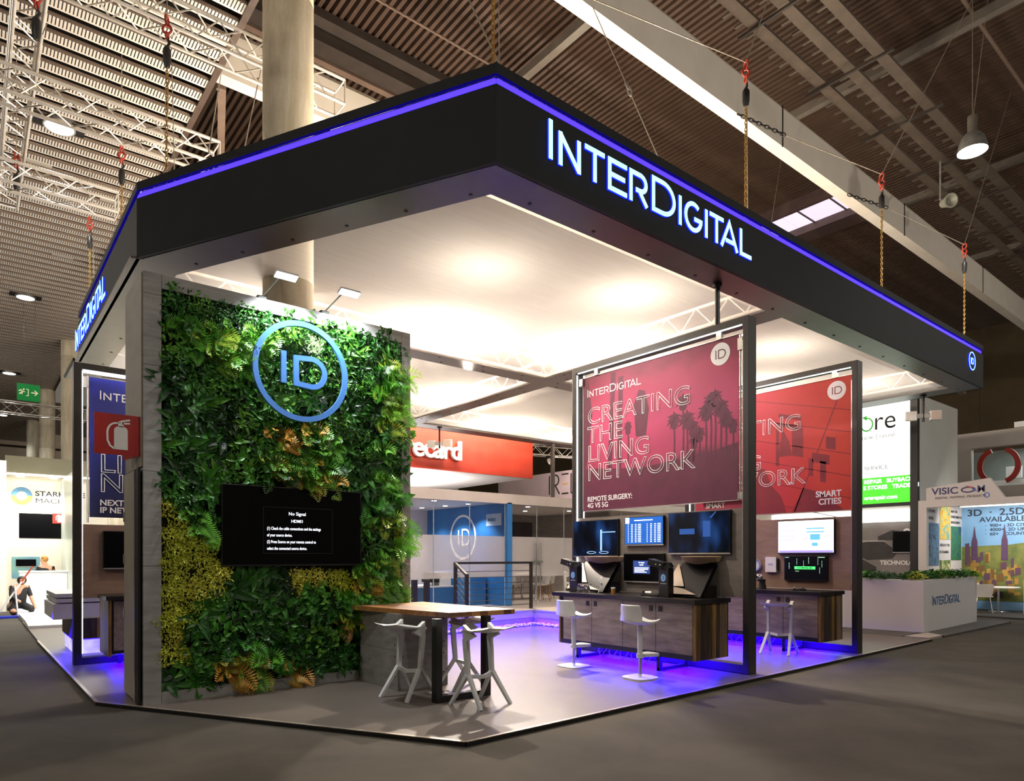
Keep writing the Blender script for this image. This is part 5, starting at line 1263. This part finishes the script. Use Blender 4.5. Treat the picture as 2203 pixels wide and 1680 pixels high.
mb = MB(); mb.box(23.4, 23.5, 2.6, 7.38, .05, 3.2); mu = mb.build('mural_board', MUR, t)
m = FX(23.4, 7.3, 0); random.seed(21)
mb = MB(); mb.poly(m, [(0, .3), (0, 1.9), (1.2, 1.95), (2.2, 2.1), (4.8, 2.2), (4.8, .3)], .001, .004); mb.build('mural_ground', pm('mural_green', '#4c5a2a', '#7a7a3a', 3, .6, detail=6), mu)
mb = MB(); mb.poly(m, [(1.5, .3), (1.9, 1.1), (2.5, 1.6), (3.2, 1.8), (4.8, 1.9), (4.8, .3)], .004, .006); mb.build('mural_river', pm('mural_river', '#27415e', '#33506e', 4, .6), mu)
cols = ('#8f6a2c', '#a37e35', '#6b4c20', '#54384a')
for c_i, c in enumerate(cols):
    mb = MB(); k_ = pm('mural_tower_%d' % c_i, c, None, 5, .6)
    for k in range(16):
        a = R(.0, 1.5); b = R(.4, 1.6)*(1-a*.15); h = R(.1, .3)*(2.2 if (c_i == 3 and k < 3) else 1)
        w__ = R(.07, .16); mb.poly(m, [(a, b), (a+w__, b+.02), (a+w__, b+h), (a, b+h-.02)], .006+c_i*.001, .008+c_i*.001+.0001*k)
    mb.build('mural_towers', k_, mu)
mb = MB()
for a, h in ((.25, 1.0), (1.0, 1.05)): mb.poly(m, [(a, 1.5), (a+.17, 1.5), (a+.16, 1.5+h*.55), (a+.12, 1.5+h*.72), (a+.09, 1.5+h), (a+.08, 1.5+h), (a+.05, 1.5+h*.72), (a+.01, 1.5+h*.55)], .011, .013)
mb.build('mural_spires', pm('mural_plum', '#4a2f4d', '#553858', 5, .6), mu)
mb = MB(); mb.text(m, '3D  ·  2,5D  ·  2D', .27, .14, 2.82, .004, bold=.02, sx=1.15); mb.text(m, 'AVAILABLE WORLDWIDE', .21, .46, 2.63, .004, bold=.02, sx=1.1)
for i, s_ in enumerate(('·  900+   3D CITIES', '·  4000+  2D URBAN MAPS', '·  60+   COUNTRYWIDE')): mb.text(m, s_, .125, .6, 2.48-i*.125, .004, bold=.02, sx=1.15)
mb.build('mural_lettering', pm('mural_black', '#1c2436', '#243047', 5, .6), mu)
mb = MB(); mb.box(20.65, 23.4, 7.3, 7.38, .05, 3.1); sd = mb.build('side_board', VW, t)
s_f = Fr((20.65, 7.3, 0), (1, 0, 0), (0, 0, 1))
tl = [('#3f6a90', 0), ('#c4b23a', 1), ('#2c5a3a', 2)]
for i, (c, k) in enumerate((('#314a66', 0), ('#b9772a', 1), ('#24503a', 2), ('#8a8f3a', 1))):
    mb = MB(); x0 = .1+k*.88; z0 = (1.35, 2.1, 1.5, .7)[i]; z1 = (2.55, 3.05, 2.5, 1.5)[i]
    mb.fbox(s_f, x0, x0+.82, z0, z1, 0, .01); nm = NT('map_print_%d' % i); nz_ = nm.noise(nm.coords((1, 1, 1)), 3.5, 5, .7, 1.2)
    nm.link(nm.ramp(nz_, [(.35, c), (.5, ('#5f7f9a', '#d8b93c', '#3a7a4c', '#3f6a34')[i]), (.62, ('#20303f', '#3f9aa0', '#1f3f6a', '#d9cf9a')[i])]), nm.p.inputs['Base Color']); mb.build('map_print', nm.m, sd)
mb = MB()
for k, (a, z, s_) in enumerate(((.1, 2.85, 'TEXTURED'), (.1, 2.65, 'MODELS'), (.98, 1.9, 'GEODATA FOR'), (.98, 1.7, 'RF-PLANNING'), (1.86, 2.9, 'MAPS FOR'), (1.86, 2.74, 'ENVIRONMENTAL'), (1.86, 2.58, 'MANAGEMENT'), (.1, 1.1, 'LIDAR DATA'), (1.86, 1.15, '3D MAPS FOR'), (1.86, .98, 'SMART CITIES'))): mb.text(s_f, s_, .11, a, z, .003, bold=.01)
mb.build('board_lettering', M['txt_k'], sd)
mb = MB(); mb.box(20.7, 23.5, 2.6, 7.38, .0, .05); mb.build('stand_base', pm('dark_stand_base', '#2f2c29', '#3a3632', 3, .6), t)
lamp('AREA', (21.9, 5.2, 3.0), 60, (1, .97, .93), aim=(23.5, 5.5, 1.6), size=(3, .3)); mb = MB(); mb.box(22.3, 22.6, 4.0, 7.0, 3.02, 3.07); mb.build('light_bar', M['white'], t)
def cup_chair(x, y, a, lb):
    t = thing('metal_leg_chair', lb, 'chair', (0, 0, 0), 'white chairs at the mapping stand')
    mb = MB(); q = Fr((-.18, 0, .44), (0, -1, 0), (-.18, 0, .98))
    mb.poly(q, [(-.17, 0), (.17, 0), (.23, .3), (.21, .36), (-.21, .36), (-.23, .3)], 0, .014); mb.build('backrest', EW, t)
    mb = MB(); mb.poly(Fr((0, 0, .44), (1, 0, 0), (0, 1, 0)), [(-.2, -.17), (.12, -.22), (.2, -.18), (.2, .18), (.12, .22), (-.2, .17)], 0, .015); mb.build('seat', EW, t)
    for i in (-1, 1):
        for j in (-1, 1): mb = MB(); mb.cyl((.12*i, .14*j, .44), (.22*i, .2*j, 0), .011, n=8); mb.build('leg', M['chrome'], t)
    t.location = (x, y, .05); t.rotation_euler = (0, 0, a); return t
cup_chair(21.9, 6.3, .3, 'white chair with chrome legs and flared back at the mapping stand'); cup_chair(22.6, 6.95, 2.2, 'white chair with chrome legs behind the planter end, partly hidden')
t = thing('meeting_table', 'small white table edge behind the chair at the mapping stand', 'table', (22.8, 6.2, .05))
mb = MB(); mb.lathe((22.8, 6.2, .72), [(0, 0), (.5, 0), (.5, .025), (0, .025)], 30); mb.build('tabletop', M['white'], t); mb = MB(); mb.cyl((22.8, 6.2, .05), (22.8, 6.2, .72), .03); mb.lathe((22.8, 6.2, .05), [(0, 0), (.25, 0), (.24, .015), (0, .02)]); mb.build('pedestal', M['chrome'], t)
mb = MB(); mb.box(22.3, 23.2, 4.4, 5.5, .05, .98, .01); mb.build('reception_desk', VW, None, label='plain white desk at the right edge before the mural', cat='desk')
t = thing('upper_stand', 'pale two storey stand with a red split ring in its window', 'stand', (31, 6, 0))
mb = MB(); mb.box(30, 30.3, 2, 11.5, 5.75, 6.35); mb.box(30, 30.3, 9.05, 11.5, 3, 5.75); mb.box(30, 30.3, 2, 9.05, 2.5, 4.25); mb.build('front_board', pm('pale_stand_board', '#b0a59c', '#bab0a6', 1, .6), t)
mb = MB(); mb._f([mb.bm.verts.new(v) for v in ((30.1, 2, 4.25), (30.1, 9.05, 4.25), (30.1, 9.05, 5.75), (30.1, 2, 5.75))]); mb.build('glass_pane', GL, t)
mb = MB(); mb.box(34, 34.2, 0, 11, 3, 6.1); mb.build('inner_board', pm('inner_grey_green', '#848c84', '#929a92', 1, .6), t)
q = FX(30, 8.16, 5.0); mb = MB(); mb.ribbon(q, arc(-.08, 0, .5, .6, 105, 255, 18), .17, 0, .1); mb.ribbon(q, arc(.12, 0, .5, .6, 75, -75, 18), .17, 0, .1); mb.build('red_ring', pm('red_ring', '#a12a1e', '#ad3428', 4, .4), t)
mb = MB(); mb.ribbon(q, arc(1.35, .1, .3, .3, 0, 350, 20), .14, 0, .1, True); mb.build('grey_letter', M['grey'], t)
mb = MB(); mb.box(31.5, 32.2, 7.0, 8.9, 4.2, 4.6); mb.box(31.4, 31.5, 7.8, 8.3, 4.65, 5.1); mb.build('white_furniture', M['white'], t); lamp('AREA', (32, 7, 6.0), 60, (.9, 1, .98), aim=(32, 7, 3), size=(3, 3))
mb = MB(); mb.box(29.9, 30.1, 7.35, 7.65, 6.35, 6.55); mb.build('wall_lamp', M['white'], t)

# --- planter
t = thing('planter', 'white planter box with low shrubs at the far corner of the stand', 'planter', (17, 6, .04))
PW = pm('planter_white', '#e6e2e1', '#ebe7e6', 1, .42)
PLN = [(15.25, 5.44), (18.9, 5.58), (18.9, 6.1), (15.7, 6.0), (15.55, 8.9), (14.95, 8.9)]
mb = MB(); mb.prism(PLN, .04, 1.11); mb.build('planter_box', PW, t)
mb = MB(); wordmark(mb, Fr((15.78, 5.458, .58), (math.cos(.0383), math.sin(.0383), 0), (0, 0, 1)), .2, 0, .004, .12); mb.build('lettering', M['blue_p'], t)
random.seed(9)
ps = [(R(15.35, 18.8), R(5.6, 5.95)) for k in range(44)]+[(R(15.05, 15.5), R(6, 8.8)) for k in range(30)]
for x, y in ps:
    kd = random.choice(['small_leaf_shrub', 'leafy_shrub', 'yellow_shrub', 'small_leaf_shrub'])
    o = bpy.data.objects.new('shrub', random.choice(KINDS[kd][0])); COL.objects.link(o); o.parent = t; o.location = Vector((x, y, 1.12))-ORG[t]
    o.rotation_euler = (-PI/2, R(-.3, .3), R(0, 6)); o.scale = (1.3, 1.3, 1.6)

# --- left: white stand with two people
t = thing('white_stand', 'brightly lit white stand with round blue and yellow logo', 'stand', (3, 24, 0))
LW = pm('lit_stand_white', '#d9d2c2', '#e2dbcc', 1, .55)
YB = 27.5
mb = MB(); mb.prism([(1.0, 17.9), (4.5, 17.6), (6, 27.5), (1.0, 27.5), (1.03, 19.5)], 0, .1); mb.build('stand_floor', M['gloss_white'], t)
mb = MB(); mb.box(.75, 7.5, YB, YB+.3, 0, 4.5); mb.build('stand_wall', LW, t); mb = MB(); mb.box(.7, .85, 24.5, YB, 0, 4.4); mb.build('stand_wall', LW, t)
mb = MB(); mb.box(.9, 7.5, YB-.6, YB+.35, 4.3, 4.85); mb.build('stand_header', pm('olive_header', '#6f6a52', '#7a755c', 1, .6), t)
mb = MB(); mb.box(.95, 7.4, YB-.62, YB-.58, 4.24, 4.3); mb.build('led_strip', em('warm_strip', '#fff6df', 3), t)
mb = MB(); mb.box(2.45, 2.6, YB-3.2, YB, .1, 4.2); mb.build('glass_wall', pm('pale_glass_wall', '#b9c4bd', '#c4cdc6', 1, .3), t)
for x in (1.3, 2.2):
    mb = MB(); mb.cyl((x, YB-.45, 4.2), (x, YB-.45, 4.3), .12, n=16); mb.build('downlight', em('downlight2', '#fff8e8', 6), t)
    lamp('SPOT', (x, YB-.5, 4.15), 160, (1, .97, .88), .08, (x, YB-.3, 0), 100)
lamp('AREA', (2.6, 21.5, 4.6), 420, (1, .97, .9), aim=(2.6, 22.5, 0), size=(2.5, 4))
q = FY(1.36, YB, 3.62)
mb = MB(); mb.ribbon(q, arc(0, 0, .215, .215, 0, 180, 20), .14, 0, .02); mb.build('logo_upper', pm('logo_blue', '#3f6f94', '#4d7f9f', 4, .5), t)
mb = MB(); mb.ribbon(q, arc(0, 0, .215, .215, 180, 360, 20), .14, 0, .02); mb.build('logo_lower', pm('logo_yellow', '#c4b83a', '#cfc344', 4, .5), t)
mb = MB(); mb.text(q, 'STARHOME', .23, .36, .02, .003, bold=.02, sx=1.2); mb.text(q, 'MACH', .23, .36, -.22, .003, sx=1.25); mb.build('lettering', M['txt_k'], t)
tv('television', 'black television on the white stand wall below the round logo', FY(1.28, YB, 2.2), 1.35, .85)
mb = MB(); mb.fbox(FY(2.2, YB-.02, 2.73), 0, .42, 0, .33, 0, .02); rs = mb.build('extinguisher_plate', pm('red_small_sign', '#b3241a', '#bd2e22', 4, .4), t); q = FY(2.3, YB-.045, 2.77); mb = MB(); mb.poly(q, [(.04, 0), (.15, 0), (.15, .2), (.12, .25), (.07, .25), (.04, .2)], .001, .004); mb.ribbon(q, [(.06, .25), (.0, .2), (.0, .06)], .02, .001, .004); mb.build('pictogram', M['txt_w'], rs)
mb = MB(); mb.box(1.1, 1.85, YB-.04, YB, .9, 1.6); bp = mb.build('blue_niche', pm('blue_niche', '#4f86a6', '#7aa9a2', 2, .5), t)
tv('television', 'small dark screen in the blue niche behind the white desk', FY(1.2, YB-.06, 1.27), .55, .25)
t = thing('reception_desk', 'white glowing reception desk of the white stand', 'desk', (1.9, 26, .1))
mb = MB(); mb.box(1.22, 2.45, 25.6, 26.1, .1, 1.12, .02); mb.build('desk_body', M['gloss_white'], t); mb = MB(); mb.box(1.2, 2.48, 25.55, 26.15, 1.12, 1.16); mb.build('desk_top', M['gloss_white'], t)
mb = MB(); mb.box(2.5, 3.6, 24.2, 24.7, .1, .9, .02); mb.build('display_plinth', M['gloss_white'], None, label='low white display plinth right of the reception desk', cat='plinth')
def person(name, label, joints, links, skin_c, cloth_mat, cloth_ids, hair_c, head, face, group=None):
    t = thing(name, label, 'person', joints[0][0], group); o0 = ORG[t]
    def skin(nm, ids, k, mat):
        me = bpy.data.meshes.new(nm); idx = {j: i for i, j in enumerate(ids)}
        me.from_pydata([Vector(joints[j][0])-o0 for j in ids], [(idx[a], idx[b]) for a, b in links if a in idx and b in idx], [])
        o = bpy.data.objects.new(nm, me); COL.objects.link(o); o.parent = t; me.materials.append(mat)
        m_ = o.modifiers.new('skin', 'SKIN'); 
        for i, j in enumerate(ids): me.skin_vertices[0].data[i].radius = (joints[j][1]*k,)*2
        me.skin_vertices[0].data[0].use_root = True
        o.modifiers.new('sub', 'SUBSURF').render_levels = 2; return o
    skin('body', list(range(len(joints))), 1, skin_c); skin('clothing', cloth_ids, 1.14, cloth_mat)
    h = Vector(head); f = Vector(face).normalized()
    mb = MB(); mb.ico(h-f*.02+Vector((0, 0, .025)), .108, 3, (1, 1, 1.05)); 
    for v in list(mb.bm.verts):
        d = v.co-h
        if d.dot(f) > .045 and d.z < .065: v.co -= f*(d.dot(f)-.04)
    mb.build('hair', hair_c, t, True)
    mb = MB(); s_ = f.cross(Vector((0, 0, 1)))
    mb.ico(h+f*.095+Vector((0, 0, -.01)), .016, 1, (1, 1, 1.5)); mb.build('nose', skin_c, t, True)
    mb = MB()
    for k in (-1, 1): mb.ico(h+f*.088+s_*.035*k+Vector((0, 0, .02)), .011, 1)
    mb.build('eyes', M['screw'], t); mb = MB(); mb.ico(h+f*.088+Vector((0, 0, -.05)), .018, 1, (1, 1, .35)); mb.build('mouth', pm('lip', '#a8594f', '#b0625a', 5, .5), t); return t
SK = pm('skin_tone', '#c98f72', '#d39b7d', 6, .5); BC = pm('black_cloth', '#17171a', '#202024', 12, .8)
px_, py_ = 1.95, 26.6; J = [((px_, py_, .95), .15), ((px_, py_, 1.15), .14), ((px_-.02, py_, 1.33), .15), ((px_-.03, py_, 1.46), .06), ((px_-.05, py_, 1.58), .085), ((px_-.055, py_, 1.66), .085),
     ((px_-.2, py_-.02, 1.36), .065), ((px_-.26, py_-.06, 1.12), .05), ((px_-.24, py_-.28, 1.14), .04), ((px_-.23, py_-.36, 1.17), .03), ((px_+.18, py_+.02, 1.36), .065), ((px_+.24, py_, 1.1), .05), ((px_+.15, py_-.25, 1.13), .04), ((px_+.1, py_-.35, 1.17), .03),
     ((px_-.1, py_, .88), .1), ((px_-.1, py_, .5), .075), ((px_-.1, py_, .14), .055), ((px_+.1, py_, .88), .1), ((px_+.1, py_, .5), .075), ((px_+.1, py_, .14), .055)]
Lk = [(0, 1), (1, 2), (2, 3), (3, 4), (4, 5), (2, 6), (6, 7), (7, 8), (8, 9), (2, 10), (10, 11), (11, 12), (12, 13), (0, 14), (14, 15), (15, 16), (0, 17), (17, 18), (18, 19)]
J = [((a[0], a[1], a[2]-.12 if a[2] > .8 else a[2]), r) for a, r in J]
p1 = person('person', 'blond person in black jacket standing behind the white desk, turned left', J, Lk, SK, BC, [0, 1, 2, 6, 7, 8, 10, 11, 12, 14, 15, 16, 17, 18, 19], pm('blond_hair', '#a8742f', '#b9853c', 20, .6), (px_-.055, py_, 1.5), (-1, -.35, 0))
bx, by = 1.02, 22.6
J = [((bx, by, .34), .16), ((bx+.02, by-.05, .55), .15), ((bx+.05, by-.1, .74), .15), ((bx+.08, by-.12, .86), .06), ((bx+.1, by-.14, .95), .085), ((bx+.1, by-.14, 1.03), .085),
     ((bx-.12, by-.12, .78), .065), ((bx-.14, by-.22, .55), .05), ((bx, by-.35, .42), .04), ((bx+.06, by-.4, .4), .03), ((bx+.22, by-.06, .78), .065), ((bx+.3, by-.1, .5), .05), ((bx+.38, by-.16, .26), .04), ((bx+.4, by-.2, .18), .032),
     ((bx-.1, by, .28), .1), ((bx-.1, by-.35, .14), .08), ((bx-.08, by+.12, .07), .06), ((bx+.12, by, .28), .1), ((bx+.3, by-.25, .2), .08), ((bx+.32, by+.1, .12), .06)]
p2 = person('person', 'dark haired person in black kneeling at the edge of the white stand floor', J, Lk, SK, BC, [0, 1, 2, 6, 7, 8, 10, 11, 14, 15, 16, 17, 18, 19], pm('dark_hair', '#1c1512', '#2a1f19', 20, .6), (bx+.1, by-.14, .94), (.2, -1, -.1))
t = thing('mop', 'blue headed mop with red and white handle beside the kneeling person', 'mop', (.75, 21.8, 0))
mb = MB(); mb.box(.35, 1.0, 21.72, 21.9, 0, .06, .01); mb.build('mop_head', pm('blue_mop', '#1f2fb8', '#2a3bc4', 12, .8), t)
mb = MB(); mb.cyl((.55, 21.8, .06), (1.08, 21.8, .95), .02, n=8); mb.build('handle', M['gloss_white'], t); mb = MB(); mb.cyl((1.08, 21.8, .95), (1.32, 21.8, 1.35), .021, n=8); mb.build('red_grip', pm('red_grip', '#9c3a24', '#a8452e', 8, .5), t)
mb = MB(); mb.cyl((1.0, 21.78, .05), (.93, 21.78, .85), .02, n=8); mb.build('second_stick', M['gloss_white'], t)

# ------------------------------------------------------------------ ceiling lamps, sign, speaker, pendant
for i, (x, y) in enumerate(((1.37, 15.7), (1.42, 26.7), (1.43, 38.2), (1.53, 49.7))):
    t = thing('recessed_lamp', ('recessed round ceiling lamp behind the upper truss', 'recessed round ceiling lamp left of the canopy light line', 'recessed round ceiling lamp above the green exit sign', 'recessed round ceiling lamp lowest down the slatted ceiling')[i], 'lamp', (x, y, 9.95), 'recessed ceiling lamps')
    mb = MB(); mb.lathe((x, y, 9.93), [(.24, .05), (.24, 0), (.27, 0), (.27, .3), (.24, .3)], 28); mb.build('lamp_ring', M['silver'], t)
    mb = MB(); mb.lathe((x, y, 9.94), [(0, 0), (.24, 0)], 28); mb.build('lamp_glass', em('hall_lamp_glass', '#f7fbff', 8), t)
    mb = MB(); mb.box(x-.42, x+.42, y-.2, y+.2, 9.985, 10.0); mb.build('cutout', M['screw'], t)
t = thing('pendant_lamp', 'bell shaped hall lamp hanging on wires at upper right', 'lamp', (16, 4.8, 9.9))
mb = MB(); mb.lathe((16, 4.8, 9.9), [(.27, 0), (.26, .1), (.22, .25), (.16, .34), (.0, .34)], 28); mb.build('shade', pm('smoked_shade', '#6b6a66', '#8a8780', 6, .25, .3), t, True)
mb = MB(); mb.lathe((16, 4.8, 9.91), [(0, 0), (.265, 0)], 28); mb.build('lamp_glass', em('hall_lamp_glass', '#f7fbff', 8), t); mb = MB(); mb.cyl((16, 4.8, 10.24), (16, 4.8, 10.62), .09, n=16); mb.build('gear_housing', pm('lamp_gear', '#5d574e', '#6b655b', 6, .4, .3), t)
mb = MB(); mb.cyl((16, 4.8, 10.6), (16, 4.8, 13.5), .006, n=5); mb.cyl((16.03, 4.8, 10.6), (16.4, 4.6, 13.5), .006, n=5); mb.build('wire', M['cable'], t)
t = thing('exit_sign', 'green emergency exit sign with running figure and arrow', 'sign', (1.54, 27.2, 6.7)); q = FY(1.22, 27.2, 6.72)
mb = MB(); mb.fbox(q, 0, .62, 0, .55, -.05, 0); mb.build('sign_plate', em('exit_green', '#12682f', .15), t); mb = MB(); g = lambda p, w_=.03: mb.ribbon(q, p, w_, .001, .005)
g([(.38, .28), (.54, .28)]); g([(.47, .36), (.55, .28), (.47, .20)]); g([(.24, .17), (.3, .17), (.3, .38), (.24, .38)], .02); g([(.06, .2), (.1, .25), (.16, .3), (.12, .2)]); g([(.05, .3), (.1, .34), (.16, .3), (.21, .28)]); mb.poly(q, arc(.18, .37, .025, .025, 0, 330, 10), .001, .005); mb.build('pictogram', pm('exit_white', '#d9d4a8', '#e2ddb2', 4, .5), t)
mb = MB(); mb.cyl((1.4, 27.2, 7.25), (1.4, 27.2, 10), .004, n=5); mb.cyl((1.7, 27.2, 7.25), (1.7, 27.2, 10), .004, n=5); mb.build('hanger', M['screw'], t)
t = thing('hall_speaker', 'pale horn loudspeaker under the dark roof at right', 'speaker', (19.1, 6.3, 10.3))
mb = MB(); mb.lathe((19.1, 6.3, 10.5), [(0, -.12), (.1, -.12), (.13, .05), (.17, .2), (.14, .2), (.06, .1), (0, .1)], 24, (-.6, -.75, -.25)); mb.build('horn', pm('speaker_grey', '#8d8b7c', '#9a9888', 6, .4), t, True); mb = MB(); mb.bar((19.15, 6.35, 10.5), (19.3, 6.5, 10.75), .05); mb.bar((19.3, 6.5, 10.75), (19.3, 6.5, 11.7), .03); mb.build('bracket', M['grey'], t)

# ------------------------------------------------------------------ chain hoists and wires holding the canopy
def links(mb, p0, p1, r, pitch):
    p0, p1 = Vector(p0), Vector(p1); d = p1-p0; n = max(2, int(d.length/pitch)); d /= n
    for i in range(n):
        c = p0+d*(i+.5); a = d.normalized(); s_ = a.cross(Vector((0, 1, .1)) if i % 2 else Vector((1, 0, .1))).normalized()
        h = d.length*.62; w_ = r*2.2
        mb.tube([c-a*h-s_*w_*.4, c-a*h*.5-s_*w_, c+a*h*.5-s_*w_, c+a*h-s_*w_*.4, c+a*h+s_*w_*.4, c+a*h*.5+s_*w_, c-a*h*.5+s_*w_, c-a*h+s_*w_*.4, c-a*h-s_*w_*.4], r, 5, False)
def ring(mb, c, R_, r, ax):
    c = Vector(c); ax = Vector(ax).normalized(); a = ax.cross(Vector((0, 0, 1))).normalized(); b = ax.cross(a)
    mb.tube([c+a*math.cos(t*PI/8)*R_+b*math.sin(t*PI/8)*R_ for t in range(17)], r, 6, False)
def hoist(x, y, zh, zb, cables, label, taps=None):
    t = thing('chain_hoist', label, 'hoist', (x, y, zb), 'chain hoists over the canopy')
    mb = MB(); ring(mb, (x, y, zh), .06, .014, (1, -.6, 0)); ring(mb, (x, y, zh-.11), .055, .016, (.6, 1, 0)); ring(mb, (x, y, zh-.2), .045, .013, (1, -.6, 0)); mb.build('red_shackle', M['red_h'], t)
    mb = MB(); mb.tube([(x, y, zh-.22), (x+.03, y, zh-.28), (x, y, zh-.34)], .018, 6); mb.lathe((x, y, zh-.6), [(0, 0), (.035, 0), (.05, .08), (.05, .22), (.02, .27), (0, .27)], 12); mb.build('chain_bag', M['black'], t, True)
    mb = MB(); links(mb, (x, y, zh-.6), (x-.01, y, zb), .007, .05); mb.build('chain', M['gold'], t)
    mb = MB(); mb.cyl((x+.06, y+.02, zh-.5), (x+.1, y+.03, zb), .006, n=5); mb.build('safety_wire', M['cable'], t)
    for a in cables:
        mb = MB(); mb.cyl((x, y, zh+.04), a, .008, n=6); mb.build('bridle_cable', M['cable'], t)
    for a, b in (taps or []):
        mb = MB(); links(mb, a, b, .012, .09); mb.build('beam_chain', M['screw'], t)
hoist(8.67, 5.4, 8.65, 6.34, [(6.2, 6.6, 9.25), (10.6, 5.0, 13.4)], 'chain hoist with red shackles over the sign, nearest of the three on the right edge', [((6.2, 6.6, 9.25), (6.9, 7.38, 10.18))])
hoist(13.17, 5.4, 8.65, 6.34, [(11.9, 6.6, 9.5), (15.5, 4.2, 13.4)], 'chain hoist with red shackles, middle one on the right canopy edge', [((11.9, 6.6, 9.5), (11.6, 7.4, 10.18))])
hoist(17.48, 5.4, 8.6, 6.34, [(16.4, 6.6, 9.6), (20.5, 5.3, 13.4)], 'chain hoist with red shackles at the far end of the right canopy edge', [((16.4, 6.6, 9.6), (16.2, 7.4, 10.18))])
hoist(4.16, 5.45, 9.2, 6.34, [(5.5, 7.4, 10.2)], 'chain hoist dropping onto the near corner of the canopy')
hoist(2.0, 9.6, 8.55, 6.34, [(2.0, 9.6, 10.2)], 'chain hoist over the left end of the angled canopy face')
hoist(2.0, 12.92, 8.45, 6.34, [(2.0, 12.92, 10.2)], 'chain hoist left of the canopy, under the middle truss')
hoist(2.0, 16.75, 8.75, 6.34, [(2.0, 16.75, 10.2)], 'chain hoist left of the canopy, lowest in the picture')
hoist(.62, 9.7, 8.3, 7.95, [(.62, 9.7, 10.3)], 'dark chain hoist holding the left truss, upper one'); hoist(.62, 14.0, 8.35, 7.95, [(.62, 14, 10.3)], 'dark chain hoist holding the left truss, lower one')
for i, (a, b, m_, lb) in enumerate((((6.93, 5.4, 6.36), (7.6, 7.4, 10.2), .45, 'steel wire with clips rising from the sign face to the white beam'), ((2.2, 8.43, 6.36), (3.5, 12.6, 10.2), .7, 'steel wire rising from the angled canopy face to the far beam'),
                                  ((2.5, 8.06, 6.36), (4.2, 12.6, 10.6), .8, 'thin steel wire just left of the concrete column'), ((12.3, 7.5, 6.0), (17.2, 9.5, 13.2), .4, 'steel wire passing in front of the skylight'), ((4.4, 5.4, 6.36), (4.3, 7.4, 10.2), .8, 'thin steel wire right of the near canopy corner'))):
    t = thing('suspension_wire', lb, 'wire', a, 'suspension wires of the canopy'); A_, B_ = Vector(a), Vector(b); c = A_.lerp(B_, m_)
    mb = MB(); mb.cyl(a, c, .008, n=6); mb.cyl(c.lerp(B_, .12), b, .007, n=6); mb.build('wire', M['cable'], t); mb = MB(); links(mb, c, c.lerp(B_, .12), .012, .1); mb.build('turnbuckle', M['silver'], t)
